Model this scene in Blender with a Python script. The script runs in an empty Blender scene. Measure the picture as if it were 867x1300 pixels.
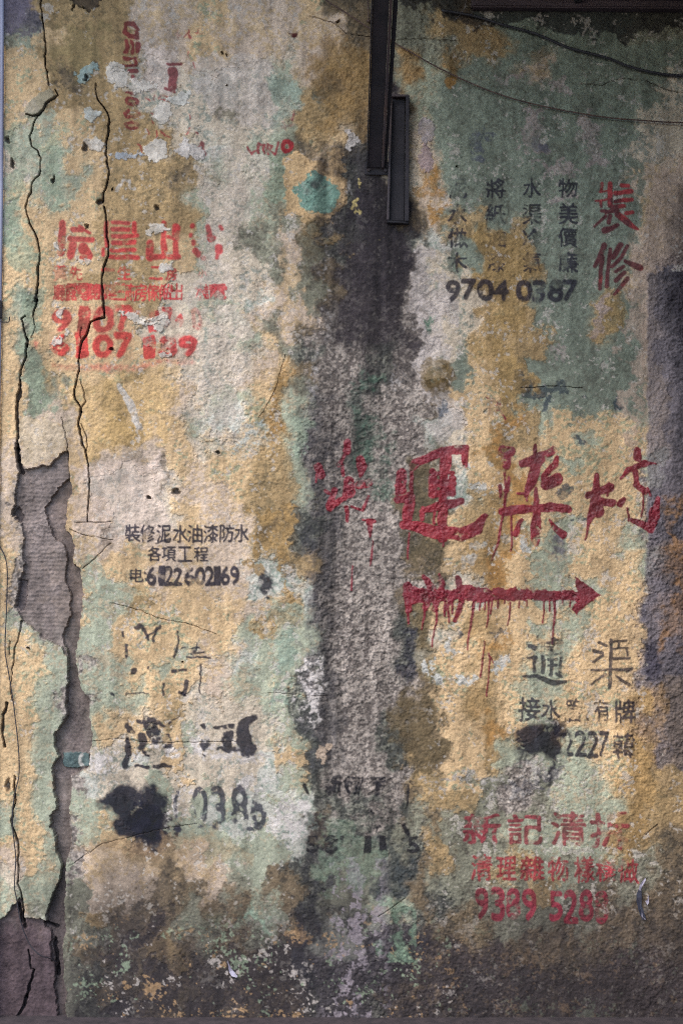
import bpy, bmesh, math, random
import numpy as np
from mathutils import Vector

# ------------------------------------------------------------------ camera, world, sun, exposure
S = 0.003                      # metres per unit of the wall plan (867 x 1292 units seen, y counts down from the top)
CAM_D = 6.0
def wx(x): return (x - 433.5) * S
def wz(y): return (1292.0 - y) * S
scene = bpy.context.scene
cam_d = bpy.data.cameras.new('camera'); cam = bpy.data.objects.new('camera', cam_d)
scene.collection.objects.link(cam); scene.camera = cam
cam.location = (0, -CAM_D, wz(650)); cam.rotation_euler = (math.pi / 2, 0, 0)
cam_d.sensor_fit = 'HORIZONTAL'; cam_d.sensor_width = 36; cam_d.lens = 36 * CAM_D / (867 * S)
cam_d.clip_start = 0.05; cam_d.clip_end = 2000
world = bpy.data.worlds.new('World'); scene.world = world; world.use_nodes = True
nt = world.node_tree; bg = nt.nodes['Background']
sky = nt.nodes.new('ShaderNodeTexSky'); sky.sky_type = 'NISHITA'; sky.sun_disc = False
SUN_EL, SUN_AZ = math.radians(50), math.radians(38)      # azimuth measured from straight in front of the wall towards the left
sky.sun_elevation = SUN_EL; sky.sun_rotation = math.radians(180) + SUN_AZ
sky.air_density = 1.0; sky.dust_density = 1.5; sky.ozone_density = 1.0
nt.links.new(sky.outputs[0], bg.inputs[0]); bg.inputs[1].default_value = 0.14
sd = bpy.data.lights.new('sun', 'SUN'); sd.energy = 0.8; sd.angle = math.radians(40); sd.color = (1.0, 0.95, 0.90)
sun = bpy.data.objects.new('sun', sd); scene.collection.objects.link(sun)
dv = Vector((-math.sin(SUN_AZ) * math.cos(SUN_EL), -math.cos(SUN_AZ) * math.cos(SUN_EL), math.sin(SUN_EL)))
sun.rotation_euler = dv.to_track_quat('Z', 'Y').to_euler(); sun.location = dv * 20
vs = scene.view_settings; vs.view_transform = 'Standard'; vs.look = 'None'; vs.exposure = 1.46; vs.gamma = 1
scene.render.engine = 'CYCLES'
scene.cycles.use_denoising = False
scene.cycles.pixel_filter_type = 'BLACKMAN_HARRIS'; scene.cycles.filter_width = 1.15
scene.cycles.max_bounces = 5; scene.cycles.diffuse_bounces = 3

# ------------------------------------------------------------------ helpers
def lin(c):
    c = np.array(c, dtype=np.float32) / 255.0
    return np.where(c <= 0.04045, c / 12.92, ((c + 0.055) / 1.055) ** 2.4).astype(np.float32)
COLL = scene.collection
def tag(o, label=None, cat=None, group=None, kind=None):
    for k, v in (('label', label), ('category', cat), ('group', group), ('kind', kind)):
        if v: o[k] = v
    return o
def empty(name, loc, parent=None):
    o = bpy.data.objects.new(name, None); COLL.objects.link(o); o.empty_display_size = 0.05
    if parent: o.parent = parent; o.location = Vector(loc) - PIVOT[parent.name]
    else: o.location = loc
    PIVOT[o.name] = Vector(loc); return o
PIVOT = {}
def link_mesh(name, me, mat, parent=None):
    o = bpy.data.objects.new(name, me); COLL.objects.link(o)
    if mat: me.materials.append(mat)
    if parent:
        o.parent = parent; o.location = -PIVOT[parent.name]
    PIVOT[o.name] = Vector((0, 0, 0))
    return o
def obj(name, bm, mat, parent=None, smooth=False):
    me = bpy.data.meshes.new(name); bm.to_mesh(me); bm.free()
    if smooth:
        me.polygons.foreach_set('use_smooth', [True] * len(me.polygons))
    return link_mesh(name, me, mat, parent)
def sm(a, b, v):
    t = np.clip((v - a) / (b - a), 0, 1); return t * t * (3 - 2 * t)

def wall_mat(name, rough=0.9, spec=0.25, bump=0.35, fine=0.16):
    m = bpy.data.materials.new(name); m.use_nodes = True; n = m.node_tree; L = n.links.new
    p = n.nodes['Principled BSDF']; p.inputs['Roughness'].default_value = rough
    p.inputs['Specular IOR Level'].default_value = spec
    a = n.nodes.new('ShaderNodeAttribute'); a.attribute_name = 'Col'
    tc = n.nodes.new('ShaderNodeTexCoord')
    ns = n.nodes.new('ShaderNodeTexNoise'); ns.inputs['Scale'].default_value = 260; ns.inputs['Detail'].default_value = 3; L(tc.outputs['Object'], ns.inputs['Vector'])
    mr = n.nodes.new('ShaderNodeMapRange'); mr.inputs[1].default_value = 0.3; mr.inputs[2].default_value = 0.7; mr.inputs[3].default_value = 1 - fine; mr.inputs[4].default_value = 1 + fine; L(ns.outputs[0], mr.inputs[0])
    mx = n.nodes.new('ShaderNodeVectorMath'); mx.operation = 'SCALE'; L(a.outputs['Color'], mx.inputs[0]); L(mr.outputs[0], mx.inputs['Scale'])
    L(mx.outputs[0], p.inputs['Base Color'])
    b = n.nodes.new('ShaderNodeBump'); b.inputs['Strength'].default_value = bump; b.inputs['Distance'].default_value = 0.002
    L(ns.outputs[0], b.inputs['Height']); L(b.outputs[0], p.inputs['Normal'])
    return m
def surf_mat(name, c1, c2, scale=30, rough=0.6, metal=0.0, bump=0.3, stretch=(1, 1, 1)):
    m = bpy.data.materials.new(name); m.use_nodes = True; n = m.node_tree; L = n.links.new
    p = n.nodes['Principled BSDF']; p.inputs['Roughness'].default_value = rough; p.inputs['Metallic'].default_value = metal
    tc = n.nodes.new('ShaderNodeTexCoord'); mp = n.nodes.new('ShaderNodeMapping'); mp.inputs['Scale'].default_value = stretch
    L(tc.outputs['Object'], mp.inputs[0])
    ns = n.nodes.new('ShaderNodeTexNoise'); ns.inputs['Scale'].default_value = scale; ns.inputs['Detail'].default_value = 6; L(mp.outputs[0], ns.inputs['Vector'])
    cr = n.nodes.new('ShaderNodeValToRGB'); cr.color_ramp.elements[0].position = 0.38; cr.color_ramp.elements[1].position = 0.66
    cr.color_ramp.elements[0].color = (*lin(c1), 1); cr.color_ramp.elements[1].color = (*lin(c2), 1)
    L(ns.outputs[0], cr.inputs[0]); L(cr.outputs[0], p.inputs['Base Color'])
    b = n.nodes.new('ShaderNodeBump'); b.inputs['Strength'].default_value = bump; b.inputs['Distance'].default_value = 0.004
    L(ns.outputs[0], b.inputs['Height']); L(b.outputs[0], p.inputs['Normal'])
    return m

# ------------------------------------------------------------------ the plan grid of the wall
STEP = 1.0
def axis(a, b, lo, hi):
    core = np.arange(a, b + 0.01, STEP)
    def grow(start, end, sgn):
        out = []; d = STEP; v = start
        while (v - end) * sgn < 0:
            d = min(d * 1.25, 14); v = v + sgn * d; out.append(v)
        return out
    left = grow(core[0], lo, -1)[::-1] if lo is not None else []
    right = grow(core[-1], hi, 1) if hi is not None else []
    return np.array(left + list(core) + right, dtype=np.float64)
xs = axis(-14, 882, -340, 1300)
ys = axis(-14, 1292, -330, None); ys[-1] = 1293
NX, NY = len(xs), len(ys)
X, Y = np.meshgrid(xs.astype(np.float32), ys.astype(np.float32))

CORE_X = int(np.searchsorted(xs, -14 - 1e-6)); CNX = len(np.arange(-14, 882.01, STEP)); CORE_Y = int(np.searchsorted(ys, -14 - 1e-6)); CNY = NY - CORE_Y
def lat(v, s, n):
    t = v / s; i = np.floor(t).astype(int); f = t - i
    M = np.zeros((len(v), n), dtype=np.float32); r = np.arange(len(v))
    # cubic B-spline weights
    for k, w in ((-1, (1 - f) ** 3 / 6), (0, (3 * f ** 3 - 6 * f ** 2 + 4) / 6), (1, (-3 * f ** 3 + 3 * f ** 2 + 3 * f + 1) / 6), (2, f ** 3 / 6)):
        np.add.at(M, (r, (i + k) % n), w)
    return M
def noise1(sx, sy, seed):
    rng = np.random.RandomState(seed)
    nx = max(3, round(CNX * STEP / sx)); ny = max(3, round(CNY * STEP / sy)); sx = CNX * STEP / nx; sy = CNY * STEP / ny
    R = rng.randn(ny, nx).astype(np.float32)
    out = lat(ys + 400, sy, ny) @ R @ lat(xs + 60, sx, nx).T
    return (out * 2.1).astype(np.float32)          # about unit deviation
def fbm(sx, sy, octs, seed, gain=0.55):
    out = 0; a = 1; tot = 0
    for k in range(octs):
        out = out + a * noise1(max(sx / 2 ** k, 1.35), max(sy / 2 ** k, 1.35), seed + k * 17); tot += a * a; a *= gain
    return (out / math.sqrt(tot)).astype(np.float32)
def roll(a, dy, dx):
    o = a.copy(); c = a[CORE_Y:, CORE_X:CORE_X + CNX]; o[CORE_Y:, CORE_X:CORE_X + CNX] = np.roll(np.roll(c, dy, 0), dx, 1); return o

nA = fbm(34, 34, 5, 11)           # patchy
nB = fbm(12, 12, 4, 71)
nS = fbm(10, 70, 5, 131)          # runs down the wall
nL = fbm(120, 120, 3, 211)
peb = fbm(4.6, 4.0, 3, 311, 0.7)  # pebbly relief
fin = fbm(2.7, 2.5, 2, 411, 0.8)
ridge = 1.2 - 1.6 * np.abs(fbm(9, 7, 3, 511, 0.6))
WX1 = fbm(16, 16, 4, 611, 0.6); WY1 = roll(WX1, 311, 207)

# ------------------------------------------------------------------ where each coat lies: 32 x 48 cells of 27 units
MAP = """
LLNNNNCCCYYCCCYNNNggggMggggggggg
gGYNNMCCCYCCCCCCNNggMMMMgggggggg
YYMMMMPPCYYCCPCCNNggggMMGGGGGGGG
YYMNMPPPPWPPPGCMMMgMGOGGGCPGGGGP
YCMMMMPPPPPPPGMNMMDGGGGGPGGGGGGP
YGYYMMMPPPNPPPMMMNDNGGGGPPGGGGPP
PGYYMMMMPPPPPGMMPNDPGGLGGPPGGGPP
PGGYYMMMMWWPGGNYNTDPCGGGGPPGGGCC
PGGGYMMMNMGPGNNCTTDPOGGGGGGGGGCC
YGGYYMMMMGPPGNGYTKDNCGGGGGPGGGCC
GYYYYMMMMGPPGgMMTKDNCMMGMGGGGGCC
GYYYYMMYYGPggCgTDDDTWGMMMGGGGGCC
YYYYYMMYPPPPgCgNDDDSPGMMMGGGGGCC
YYYYMMMMPPPPCCgNDDDSPPMMMGGGGCCL
YGYYYYMPPGPWCCCSDDDSPPYMMGGGMGCL
YGYYYYYPPPGCgCNSDDDSPPYMMMGGMGCL
YgYYYYYYPPPGYgTSSTSSPGYMMGGGGGCL
YggYYYMYPPPPCYNSSTSSNGYMMGGGGGCL
YggYYMYYPPPCYMgSSTSSNYYMGGGGGGCL
YgCCYMYYCPGGYMGSSTSSWPYOMGYYYGCL
YCCCYMMYYGWWYMGSSTSSWPYOMYYGYYCL
CCCYCCCCYPYYYMGSSTSSNPYOYYGYYYGL
CSSYPPPPYCYYMMGSSSSSNWYYOYYYYYGL
CSSYCPPPCCCYMMGSSSSNNWMMOYYYYYLL
CSSYCPPPYCCCMNTSSSSSNYMMOYGYYYLL
CSSCCCCCYCCCMMTSSSSSNYMMYGGYYGLL
YSSYGYYCCCCCWNMSSSSNNYMOYGGYYYGO
YSSYGGYCYCCWWWMSSSSSNPWOYGSGYYGO
YSSYGGMYYYYCYMWSSSSNNYMYYYGYYYLO
YGSGGYYYYYYGYMGSSSSTNYMYYGGYYYLO
YYGGGYYYGCYGGGGSSSSTNPYOYYGYYYKL
YYGSGGYGYYCWGGGSSSSTWYYMYGGYYYLL
YYGSGGYYYPCGGYTSSSSSNYYMYGGYYYLL
YYGSGGGYMPPPGGTSSSSNNYMMYGYYYYML
YYGSGYYPYGPPPGTSSSTNNYYOYGKYYYLL
YYGSPPWPYPPPWYTSSSTNNYYMGGYGYYML
YYGSWPPGPGPPWGTSSSSMMYggSGGGYYMM
YYGGGGKKGWGWGWTTTTSNMMgSSgGGGYMM
GYGSGYKKGGWGWWNSTSTgNgggggGGGGMM
YYGSCCNNCGGGGWTTgTgTMgggGGGGGMMN
CYGSCCCNCCGGNTTgggTNMgggMGgGGMgN
PGGgCCNNNCgGNNTgggTNgggMgMGggggN
GGGgMNNNgNNNGNTTTGGNTgggggggNgNN
GCgggNBNggNgGNKWTGTNTNNggNNgNNNN
BBBgNBNMNgNNBBKWWLKKNNNBNNNNNNNN
BBBgTNBBBNNBBBKLLLKBBBBBBNNNBBBN
BBBgTNBBNBBBBBTLLLKBBBBBBBBBBBBB
BBBgTKBNBBNBBBTLLTBBBBBBBBBBBBBB
""".split()
assert len(MAP) == 48 and all(len(r) == 32 for r in MAP), [(i, len(r)) for i, r in enumerate(MAP) if len(r) != 32]
KEYS = 'YCMOGgPWSDTBKLNH'
# colour, second colour, share of the second, relief height, bond to relief (1: the second colour sits in the hollows, -1: on the crests)
COAT = {
 'Y': ((200, 169, 128), (154, 154, 124), 0.16, 0.55, 1),
 'C': ((192, 170, 148), (194, 166, 128), 0.30, 0.5, 1),
 'M': ((164, 137, 98), (134, 115, 84), 0.28, 0.6, 1),
 'O': ((168, 126, 76), (142, 116, 76), 0.30, 0.5, 1),
 'G': ((158, 160, 137), (176, 160, 132), 0.22, 0.45, 1),
 'H': ((124, 130, 114), (112, 114, 100), 0.25, 0.45, 1),  # green with the canopy's shade painted in
 'g': ((132, 129, 110), (104, 99, 85), 0.30, 0.6, 1),
 'P': ((195, 178, 155), (142, 144, 130), 0.28, 0.55, 1),
 'W': ((186, 182, 168), (142, 152, 138), 0.28, 0.5, 1),
 'S': ((114, 104, 97), (172, 159, 147), 0.42, 1.0, -1),
 'D': ((64, 57, 58), (116, 108, 102), 0.30, 0.8, -1),
 'T': ((76, 76, 70), (128, 126, 112), 0.30, 0.9, -1),
 'B': ((70, 60, 57), (116, 98, 78), 0.28, 0.6, -1),
 'K': ((46, 42, 46), (96, 90, 84), 0.16, 0.5, -1),
 'L': ((116, 108, 110), (82, 78, 86), 0.30, 0.9, 1),
 'N': ((120, 103, 80), (84, 75, 62), 0.36, 0.6, 1),
}
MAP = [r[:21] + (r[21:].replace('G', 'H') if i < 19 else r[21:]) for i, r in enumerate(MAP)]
MAP = [r[:22] + (r[22:29].replace('P', 'H').replace('L', 'H').replace('g', 'H') if i < 10 else r[22:29]) + r[29:] for i, r in enumerate(MAP)]      # upper right turned darker green: canopy shade put into the coat colour
MAP = [(r[:15].replace('N', 'M') if i < 3 else r[:15]) + r[15:] for i, r in enumerate(MAP)]
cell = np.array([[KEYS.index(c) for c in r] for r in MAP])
XR = np.where(X < 0, -X, np.where(X > 864, np.abs(1728 - X) , X)); YR = np.abs(Y)
sxw = np.clip((XR + 7 * WX1 + 8 * roll(nL, 40, 90)) / 27.0 - 0.5, 0, 30.999)
syw = np.clip((YR + 7 * WY1 + 10 * nL) / 27.0 - 0.5, 0, 46.999)
ix = sxw.astype(int); iy = syw.astype(int); fx = sxw - ix; fy = syw - iy
fx = fx * fx * (3 - 2 * fx); fy = fy * fy * (3 - 2 * fy)
best = np.full(X.shape, -9, np.float32); num = np.zeros(X.shape + (3,), np.float32); den = np.zeros(X.shape, np.float32)
soft_num = np.zeros(X.shape + (3,), np.float32); t_num = np.zeros_like(X); t_den = np.zeros_like(X)
THICK = dict(Y=.9, C=.7, M=.9, O=.9, G=.45, H=.45, g=.4, P=0, W=.1, S=0, D=.1, T=.1, B=.2, K=.2, L=.3, N=.6)
H = np.zeros_like(X); rough_amp = np.zeros_like(X)
relief = 0.75 * peb + 0.5 * fin
c00, c10, c01, c11 = cell[iy, ix], cell[iy, ix + 1], cell[iy + 1, ix], cell[iy + 1, ix + 1]
w00, w10, w01, w11 = (1 - fx) * (1 - fy), fx * (1 - fy), (1 - fx) * fy, fx * fy
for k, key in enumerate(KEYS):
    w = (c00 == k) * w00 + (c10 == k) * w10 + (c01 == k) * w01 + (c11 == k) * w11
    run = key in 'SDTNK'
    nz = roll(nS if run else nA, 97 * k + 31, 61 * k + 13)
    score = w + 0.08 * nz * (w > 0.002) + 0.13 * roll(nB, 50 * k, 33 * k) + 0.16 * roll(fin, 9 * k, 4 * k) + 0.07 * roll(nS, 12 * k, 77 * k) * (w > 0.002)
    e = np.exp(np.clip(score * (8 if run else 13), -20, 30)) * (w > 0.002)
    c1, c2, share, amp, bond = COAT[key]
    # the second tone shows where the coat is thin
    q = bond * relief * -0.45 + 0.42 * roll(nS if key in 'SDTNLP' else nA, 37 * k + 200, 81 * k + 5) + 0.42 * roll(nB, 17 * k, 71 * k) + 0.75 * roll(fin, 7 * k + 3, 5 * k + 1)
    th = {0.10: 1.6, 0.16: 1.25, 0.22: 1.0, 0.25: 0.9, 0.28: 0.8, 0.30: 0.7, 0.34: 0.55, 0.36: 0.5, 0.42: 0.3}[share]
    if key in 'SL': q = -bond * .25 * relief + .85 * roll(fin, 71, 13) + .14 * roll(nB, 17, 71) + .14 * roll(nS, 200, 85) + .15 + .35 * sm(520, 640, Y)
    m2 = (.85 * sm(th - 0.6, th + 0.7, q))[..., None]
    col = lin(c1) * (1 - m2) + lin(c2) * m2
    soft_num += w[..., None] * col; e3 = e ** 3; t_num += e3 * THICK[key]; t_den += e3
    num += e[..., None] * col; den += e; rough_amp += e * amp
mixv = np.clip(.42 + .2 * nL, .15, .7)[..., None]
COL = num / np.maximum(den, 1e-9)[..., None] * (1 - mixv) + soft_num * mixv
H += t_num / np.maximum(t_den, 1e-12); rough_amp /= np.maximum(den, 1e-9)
del num, den, c00, c10, c01, c11, w00, w10, w01, w11, e, score, m2, col
# slow changes of tone inside a coat
COL *= (1 + 0.06 * nL + 0.05 * nA + 0.05 * roll(nS, 5, 400))[..., None]
SMOOTH = np.zeros_like(X)                      # 1 where trowelled flat
CLS = np.zeros(X.shape, np.int16)
CLASSES = [('plaster', None, None, 'wall')]      # name, parent key, label, material key
def new_class(name, parent=None, label=None, mat='wall'):
    CLASSES.append((name, parent, label, mat)); return len(CLASSES) - 1

# ------------------------------------------------------------------ painting tools, all on the grid
def win(x0, x1, y0, y1):
    a, b = np.searchsorted(xs, (x0, x1)); c, d = np.searchsorted(ys, (y0, y1))
    return slice(max(c - 1, 0), min(d + 1, NY)), slice(max(a - 1, 0), min(b + 1, NX))
def stroke_d(pts, wd, w, warp=1.0):
    """distance outside a brush line with its own width at each point; negative inside"""
    px = X[w] + warp * (1.3 * WX1[w]); py = Y[w] + warp * (1.3 * WY1[w])
    best = np.full(px.shape, 1e9, np.float32)
    if len(pts) == 1: pts = [pts[0], (pts[0][0] + .01, pts[0][1])]; wd = [wd[0]] * 2
    for (ax, ay), (bx, by), ra, rb in zip(pts[:-1], pts[1:], wd[:-1], wd[1:]):
        dx, dy = bx - ax, by - ay; L2 = dx * dx + dy * dy + 1e-6
        t = np.clip(((px - ax) * dx + (py - ay) * dy) / L2, 0, 1)
        d = np.hypot(px - ax - t * dx, py - ay - t * dy) - 0.5 * (ra + t * (rb - ra))
        np.minimum(best, d, out=best)
    return best
def norm_w(pts, wd):
    if isinstance(wd, (int, float)): return [wd] * len(pts)
    if len(wd) < len(pts): return list(np.interp(np.linspace(0, 1, len(pts)), np.linspace(0, 1, len(wd)), wd))
    return list(wd)
def strokes_mask(items, pad=4, soft=1.2, warp=1.0):
    """items: [(points, width)] -> window, mask 0..1"""
    items = [(p, norm_w(p, wd)) for p, wd in items]
    m = max(max(wd) for p, wd in items) / 2 + pad
    x0 = min(a for p, _ in items for a, b in p) - m; x1 = max(a for p, _ in items for a, b in p) + m
    y0 = min(b for p, _ in items for a, b in p) - m; y1 = max(b for p, _ in items for a, b in p) + m
    w = win(x0, x1, y0, y1); best = None
    for p, wd in items:
        d = stroke_d(p, wd, w, warp); best = d if best is None else np.minimum(best, d)
    return w, 1 - sm(-soft / 2, soft / 2 + 0.3, best)
def poly_sd(pts, w, warp=1.0):
    j = min(warp, 3) * .55
    px = X[w] + warp * 1.3 * WX1[w] + j * roll(fin, 21, 5)[w]; py = Y[w] + warp * 1.3 * WY1[w] + j * roll(fin, 3, 55)[w]
    d = np.full(px.shape, 1e9, np.float32); ins = np.zeros(px.shape, bool)
    n = len(pts)
    for i in range(n):
        ax, ay = pts[i]; bx, by = pts[(i + 1) % n]
        dx, dy = bx - ax, by - ay
        t = np.clip(((px - ax) * dx + (py - ay) * dy) / (dx * dx + dy * dy + 1e-9), 0, 1)
        np.minimum(d, np.hypot(px - ax - t * dx, py - ay - t * dy), out=d)
        if ay != by:
            c = ((ay > py) != (by > py)) & (px < (bx - ax) * (py - ay) / (by - ay) + ax)
            ins ^= c
    return np.where(ins, -d, d)
def poly_mask(pts, soft=1.5, warp=1.0, pad=10):
    a = [p[0] for p in pts]; b = [p[1] for p in pts]
    w = win(min(a) - pad, max(a) + pad, min(b) - pad, max(b) + pad)
    return w, 1 - sm(-soft / 2, soft / 2 + .3, poly_sd(pts, w, warp))
def lay(w, m, c, bond=0.0, th=0.0, keep=1.0):
    """colour a region: m coverage; bond>0 lets it miss the hollows"""
    if bond:
        wear = sm(-0.5, 0.5, relief[w] * 0.3 + .45 * roll(fin, 77, 3)[w] + 0.45 * roll(nB, 91, 17)[w] + 0.3 * nA[w] + th)
        m = m * (1 - bond + bond * wear)
    m = m * keep
    COL[w] = COL[w] * (1 - m[..., None]) + lin(c) * m[..., None] * (1 + 0.10 * nB[w][..., None])
    return m
def blob(x, y, rx, ry, c, soft=3, warp=3, keep=1.0, bond=0.0, th=0.0, h=0.0, flat=0.0):
    w = win(x - rx - 16, x + rx + 16, y - ry - 16, y + ry + 16)
    d = (np.hypot((X[w] - x + warp * WX1[w]) / rx, (Y[w] - y + warp * WY1[w]) / ry) - 1) * min(rx, ry) + min(warp, 3) * .4 * roll(fin, 44, 9)[w]
    m = 1 - sm(-soft / 2, soft / 2, d)
    mm = lay(w, m, c, bond, th, keep)
    if h: H[w] += h * m
    if flat: SMOOTH[w] = np.maximum(SMOOTH[w], flat * m)
    return w, mm

# glyph shapes from Blender's own built-in typeface, turned into small coverage tables
_gl = {}
def glyph_raster(ch, N=84):
    if ch in _gl: return _gl[ch]
    cu = bpy.data.curves.new('tmp', 'FONT'); cu.body = ch; cu.resolution_u = 3
    o = bpy.data.objects.new('tmp', cu); COLL.objects.link(o)
    dg = bpy.context.evaluated_depsgraph_get(); me = bpy.data.meshes.new_from_object(o.evaluated_get(dg))
    me.calc_loop_triangles()
    v = np.zeros(len(me.vertices) * 3); me.vertices.foreach_get('co', v); v = v.reshape(-1, 3)[:, :2]
    t = np.zeros(len(me.loop_triangles) * 3, np.int32); me.loop_triangles.foreach_get('vertices', t); t = t.reshape(-1, 3)
    lo, hi = v.min(0), v.max(0)
    v = (v - lo) / np.maximum(hi - lo, 1e-6); v[:, 1] = 1 - v[:, 1]
    PADN = 8; v = v * (N - 1) + PADN; M = N + 2 * PADN; img = np.zeros((M, M), np.float32)
    for a, b, c in v[t]:
        x0, y0 = np.floor(np.minimum(np.minimum(a, b), c)).astype(int); x1, y1 = np.ceil(np.maximum(np.maximum(a, b), c)).astype(int) + 1
        gx, gy = np.meshgrid(np.arange(x0, x1), np.arange(y0, y1))
        s1 = (b[0] - a[0]) * (gy - a[1]) - (b[1] - a[1]) * (gx - a[0]); s2 = (c[0] - b[0]) * (gy - b[1]) - (c[1] - b[1]) * (gx - b[0]); s3 = (a[0] - c[0]) * (gy - c[1]) - (a[1] - c[1]) * (gx - c[0])
        ok = ((s1 >= 0) & (s2 >= 0) & (s3 >= 0)) | ((s1 <= 0) & (s2 <= 0) & (s3 <= 0))
        img[y0:y1, x0:x1] = np.maximum(img[y0:y1, x0:x1], ok)
    bpy.data.objects.remove(o); bpy.data.curves.remove(cu); bpy.data.meshes.remove(me)
    _gl[ch] = (img, N, PADN); return _gl[ch]
def blur(a, r):
    if r < 1: return a
    for ax in (0, 1):
        for _ in range(2):
            c = np.cumsum(np.pad(a, [(r + 1, r) if i == ax else (0, 0) for i in (0, 1)], mode='edge'), axis=ax)
            a = (np.take(c, range(2 * r + 1, c.shape[ax]), ax) - np.take(c, range(0, c.shape[ax] - 2 * r - 1), ax)) / (2 * r + 1)
    return a
def glyph_mask(ch, x0, y0, x1, y1, bold=0.35, rad=2, warp=0.7, slant=0.0, soft=0.18):
    img, N, PADN = glyph_raster(ch); img = blur(img, rad)
    w = win(x0 - 3, x1 + 3, y0 - 3, y1 + 3)
    px = X[w] + warp * WX1[w] + slant * (Y[w] - (y0 + y1) / 2); py = Y[w] + warp * WY1[w]
    u = (px - x0) / (x1 - x0) * (N - 1) + PADN; v = (py - y0) / (y1 - y0) * (N - 1) + PADN
    inside = (u > 0) & (v > 0) & (u < img.shape[1] - 2) & (v < img.shape[0] - 2)
    u = np.clip(u, 0, img.shape[1] - 2.01); v = np.clip(v, 0, img.shape[0] - 2.01)
    i, j = v.astype(int), u.astype(int); fi, fj = v - i, u - j
    s = img[i, j] * (1 - fi) * (1 - fj) + img[i + 1, j] * fi * (1 - fj) + img[i, j + 1] * (1 - fi) * fj + img[i + 1, j + 1] * fi * fj
    return w, sm(bold - soft, bold + soft, s * inside)

NOTICES = {}          # key -> (name, label)
def notice(key, name, label): NOTICES[key] = (name, label)
def paint(w, m, c, parent, name, label=None, wear=0.0, th=0.3, keep=0.95, cut=0.38, mat='wall', thick=0.12, shade=None):
    """a mark of paint: colours the surface, and its faces become an object of their own"""
    if wear:
        m = m * (1 - wear + wear * sm(-0.4, 0.35, relief[w] * 0.4 + 0.5 * roll(nB, 191, 117)[w] + 0.35 * roll(nA, 300, 77)[w] + th + .25))
    k = m * keep
    cc = lin(c) * (1 + 0.14 * nB[w][..., None] + 0.08 * nA[w][..., None])
    if shade is not None:
        s = sm(-0.2, 1.2, nA[w] + nB[w] * .5)[..., None]; cc = cc * (1 - s) + lin(shade) * s
    COL[w] = COL[w] * (1 - k[..., None]) + cc * k[..., None]
    H[w] += thick * m
    cid = new_class(name, parent, label, mat)
    CLS[w] = np.where(m > cut, cid, CLS[w])
    return cid
def ring(x0, y0, x1, y1, wd): return ([((x0 + x1) / 2 + (x1 - x0) / 2 * math.cos(q * math.pi / 7), (y0 + y1) / 2 + (y1 - y0) / 2 * math.sin(q * math.pi / 7)) for q in range(15)], wd)
def zz(ox, oy, f, pts): return [(ox + a / f, oy + b / f) for a, b in pts]
def zs(ox, oy, f, items): return [(zz(ox, oy, f, p), [q / f for q in wd] if isinstance(wd, (list, tuple)) else wd / f) for p, wd in items]

# ------------------------------------------------------------------ particular patches of coat, stain and filler
def poly_lay(pts, c, soft=2, warp=2.5, bond=0.0, th=0.2, keep=1.0, h=0.0, pad=12):
    w, m = poly_mask(pts, soft * 1.8, warp, pad); mm = lay(w, m, c, bond, th, keep * .82)
    if h: H[w] += h * m
    return w, mm
GREENC, PINK, WHITE = (144, 154, 137), (200, 186, 178), (196, 196, 186)
# upper left
poly_lay([(0, -20), (52, -20), (50, 8), (34, 16), (12, 36), (0, 44)], (120, 110, 122), 6, 4, keep=.85)
poly_lay([(178, 55), (222, 55), (222, 80), (208, 112), (178, 112)], (196, 178, 164), 3, 3, keep=.9)
poly_lay([(248, 70), (300, 64), (345, 80), (348, 130), (330, 160), (280, 150), (252, 110)], (196, 181, 167), 4, 6, bond=.45, th=.5, keep=.9)
poly_lay([(345, 96), (382, 100), (380, 140), (350, 150)], GREENC, 3, 4, bond=.4)
poly_lay([(335, 195), (372, 200), (368, 252), (338, 262)], (146, 158, 134), 3, 6, bond=.3)
poly_lay([(364, 208), (408, 204), (428, 200), (424, 282), (380, 285), (372, 262)], (202, 168, 124), 2, 5, keep=1.15)
poly_lay([(384, 228), (402, 222), (420, 240), (418, 268), (386, 270)], (118, 148, 132), 2, 3, keep=1.2)
blob(287, 140, 13, 11, (112, 104, 80), 10, 6, bond=1.0, th=.0, keep=.7)
blob(372, 45, 5.5, 5, (98, 52, 48), 2, 2)
blob(410, 120, 14, 10, (98, 100, 88), 6, 6, bond=.5)
poly_lay([(400, 60), (440, 50), (470, 70), (466, 190), (430, 190), (410, 150)], (146, 112, 66), 8, 8, bond=.4, keep=.7)
poly_lay([(72, 30), (130, 30), (120, 90), (76, 96)], (138, 124, 84), 8, 8, keep=.5)
# green field left of the cracks
for p in ([(12, 150), (34, 160), (30, 300), (12, 310)], [(55, 170), (75, 165), (78, 260), (58, 262)], [(12, 290), (46, 292), (52, 340), (38, 350), (16, 330)],
          [(28, 370), (50, 362), (40, 440), (60, 440), (68, 500), (60, 530), (28, 530), (26, 470)]):
    poly_lay(p, (148, 158, 132), 3, 6, bond=.4, th=.5, keep=.85)
blob(32, 372, 10, 9, (112, 122, 104), 8, 4, keep=.7)
poly_lay([(20, 536), (82, 532), (90, 545), (88, 572), (30, 590), (24, 560)], (206, 186, 156), 3, 4, keep=.85)
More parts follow.
